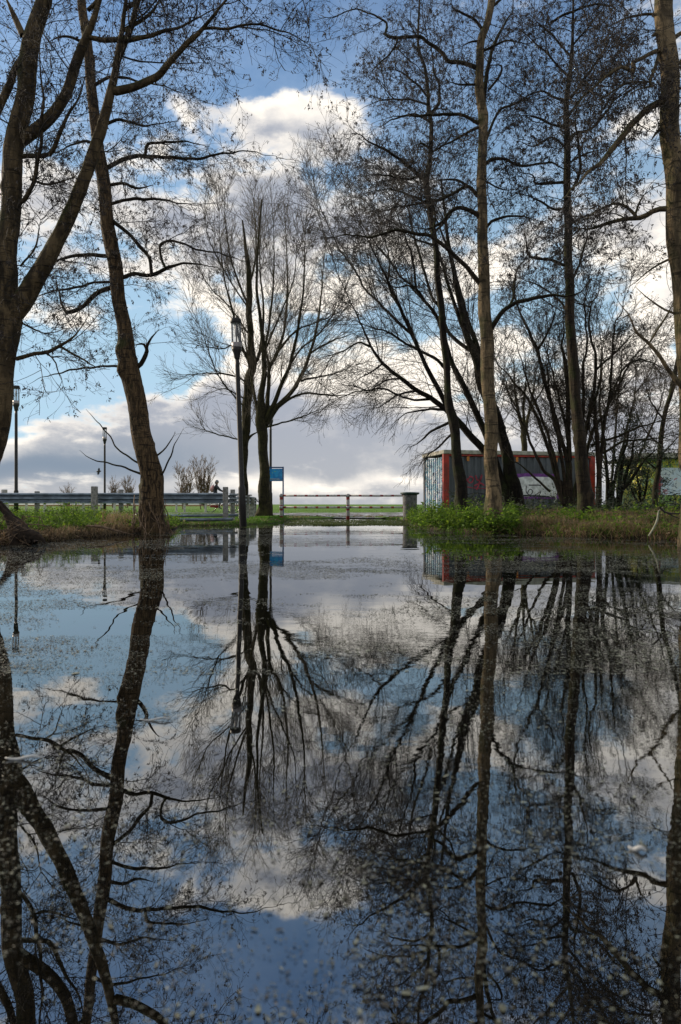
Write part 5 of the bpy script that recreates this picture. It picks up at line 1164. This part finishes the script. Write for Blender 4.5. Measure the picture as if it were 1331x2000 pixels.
# dead stems at the left edge of the bank and the root stump
d = 8.6
st = root('tree_stump', 'dark rotten stump with tangled pale roots at the left end of the bank', 'stump', (xx(35, d), d, .05)); sbz = (xx(35, d), d, .05)
g = Geo(); rng = np.random.default_rng(61)
limb_tube(g, make_limbs([(46, 1066, 52), (40, 1043, 40), (24, 1015, 19), (4, 990, 13), (-40, 950, 12)], d, slope=0), .15, 0, .18)
for q in range(5): limb_tube(g, make_limbs([(40, 1040, 20), (10+q*17, 1050+rng.uniform(-6, 4), 14), (-14+q*26, 1063, 6)], d-.1*q, slope=0), 0, 0, .15)
g.build('trunk', M['rotten'], st, sbz)
g = Geo()
for k in range(34):
    x0 = rng.uniform(0, 80); q = [(x0, rng.uniform(1005, 1035), 1.4)]
    for j in range(5): q.append((q[-1][0]+rng.normal()*9, q[-1][1]+rng.uniform(1, 12), 1.6))
    limb_tube(g, make_limbs([(a, min(b, 1066), c, -.35-.12*rng.random()) for a, b, c in q], d, slope=.0), 0, 0, .03)
g.build('root', M['root'], st, sbz)
def stick(name, label, pts, d, mname='stick', fork=None):
    o_ = make_limbs(pts, d, slope=0); b = o_[0][:3]
    g = Geo(); limb_tube(g, o_, 0, 0, .05)
    if fork: limb_tube(g, make_limbs(fork, d, slope=0), 0, 0, .05)
    o = g.build(name, M[mname], None, b); o.location = tuple(b); tag(o, label, 'branch', 'dead branches on the banks'); return o
stick('fallen_branch', 'pale green-grey curved branch rising from the water in the right bank grass', [(1267, 1047, 3), (1278, 1030, 4), (1285, 1010, 5), (1288, 995, 5), (1296, 990, 4)], 9.4)
stick('fallen_branch', 'dark forked dead branch lying across the dry grass at the far right', [(1290, 992, 4), (1305, 1003, 4), (1331, 1003, 3), (1350, 1001, 3)], 9.3, 'twig', [(1305, 1003, 3), (1320, 1010, 2), (1345, 1018, 2)])
stick('fallen_branch', 'brown dead branch lying in the left bank near the leaning tree', [(170, 1027, 4), (200, 1030, 5), (235, 1038, 4), (262, 1044, 3)], 10.5, 'root')
def floating(name, label, x, y, L, ang_, r_, mname):
    p = [(x+math.cos(ang_)*L*t, y+math.sin(ang_)*L*t, .004+.003*math.sin(t*7)) for t in np.linspace(-.5, .5, 8)]
    g = Geo(); g.tube([(a-x, b-y, c) for a, b, c in p], [r_*.3, r_*.8, r_, r_*1.1, r_, r_*.9, r_*.7, r_*.3], 6); o = g.build(name, M[mname]); o.location = (x, y, 0); tag(o, label, 'stick', 'pale sticks floating on the water'); return o
def wp(px, py): dd = CAMZ*F/(py-HZ); return (px-CX)*dd/F, dd
x, y = wp(48, 1484); floating('floating_stick', 'pale straight stick floating in the water near the left edge', x, y, .075, .05, .0030, 'float_pale')
x, y = wp(1245, 1663); floating('floating_stick', 'short whitish stick floating in the dark water at lower right', x, y, .024, -.5, .0035, 'float_pale')
x, y = wp(305, 1408); floating('floating_stick', 'thin pale stick floating below the reflection of the leaning trunk', x, y, .075, .03, .0022, 'float_pale')

# ------------------------------------------------------------------ floating debris
def debris():
    r = np.random.default_rng(71); g = Geo()
    def noise2(x, y, s):
        v = 0
        for k, (a, b, c) in enumerate([(1, .3, 0), (-.4, 1, 1.7), (.8, -.7, 3.1), (.2, 1.4, .6), (1.3, .9, 4.4), (-1.1, .5, 2.2)]): v = v+np.sin((a*x+b*y)*s+c+.8*np.sin((b*x-a*y)*s*.6+k))
        return v/6
    def layer(n, y0, y1, size, p, thr, s, asp=.45, mi=0):
        y = (y0**(2-p)+(y1**(2-p)-y0**(2-p))*r.random(n))**(1/(2-p)); x = (r.uniform(-120, 1451, n)-CX)/F*y
        v = .8*noise2(x+.35*y, y*1.5, s)+.65*noise2(x+9, y*1.8-3, s*3.1)+.45*noise2(x-4, y*1.6+3, s*8)+.16*r.normal(size=n); k = v > thr; x, y = x[k], y[k]; m = len(x)
        k2 = ground_z(x, y) < .0; x, y = x[k2], y[k2]; m = len(x)
        a = r.uniform(0, 6.283, m); sz = size*r.lognormal(0, .4, m); w_ = sz*r.uniform(asp*.6, asp*1.4, m)
        cth = np.array([0, .9, 1.9, 3.14, 4.1, 5.2]); ca = np.cos(cth)[None]*sz[:, None]*(1+.2*r.normal(size=(m, 6))); sa = np.sin(cth)[None]*w_[:, None]*(1+.2*r.normal(size=(m, 6)))
        V = np.stack([x[:, None]+ca*np.cos(a)[:, None]-sa*np.sin(a)[:, None], y[:, None]+ca*np.sin(a)[:, None]+sa*np.cos(a)[:, None], .0015+.0012*r.random((m, 6))+.0*ca], -1)
        g.add(V, np.arange(m*6).reshape(-1, 6), mi)
    layer(24000, .60, 2.6, .0021, .6, .24, 2.6)
    layer(60000, .60, 2.6, .0013, .6, .05, 3.4)
    layer(170000, 2.0, 6.0, .0036, .5, .10, 1.8)
    layer(190000, 5.0, 14.0, .0066, .5, .04, 1.0, .5)
    layer(15000, .60, 2.2, .0028, .6, .34, 1.7, .35)
    layer(26000, 11, 23.5, .013, .3, .12, .7, .5)
    o = g.build('floating_debris', M['float'], smooth=False); o['kind'] = 'stuff'
debris()
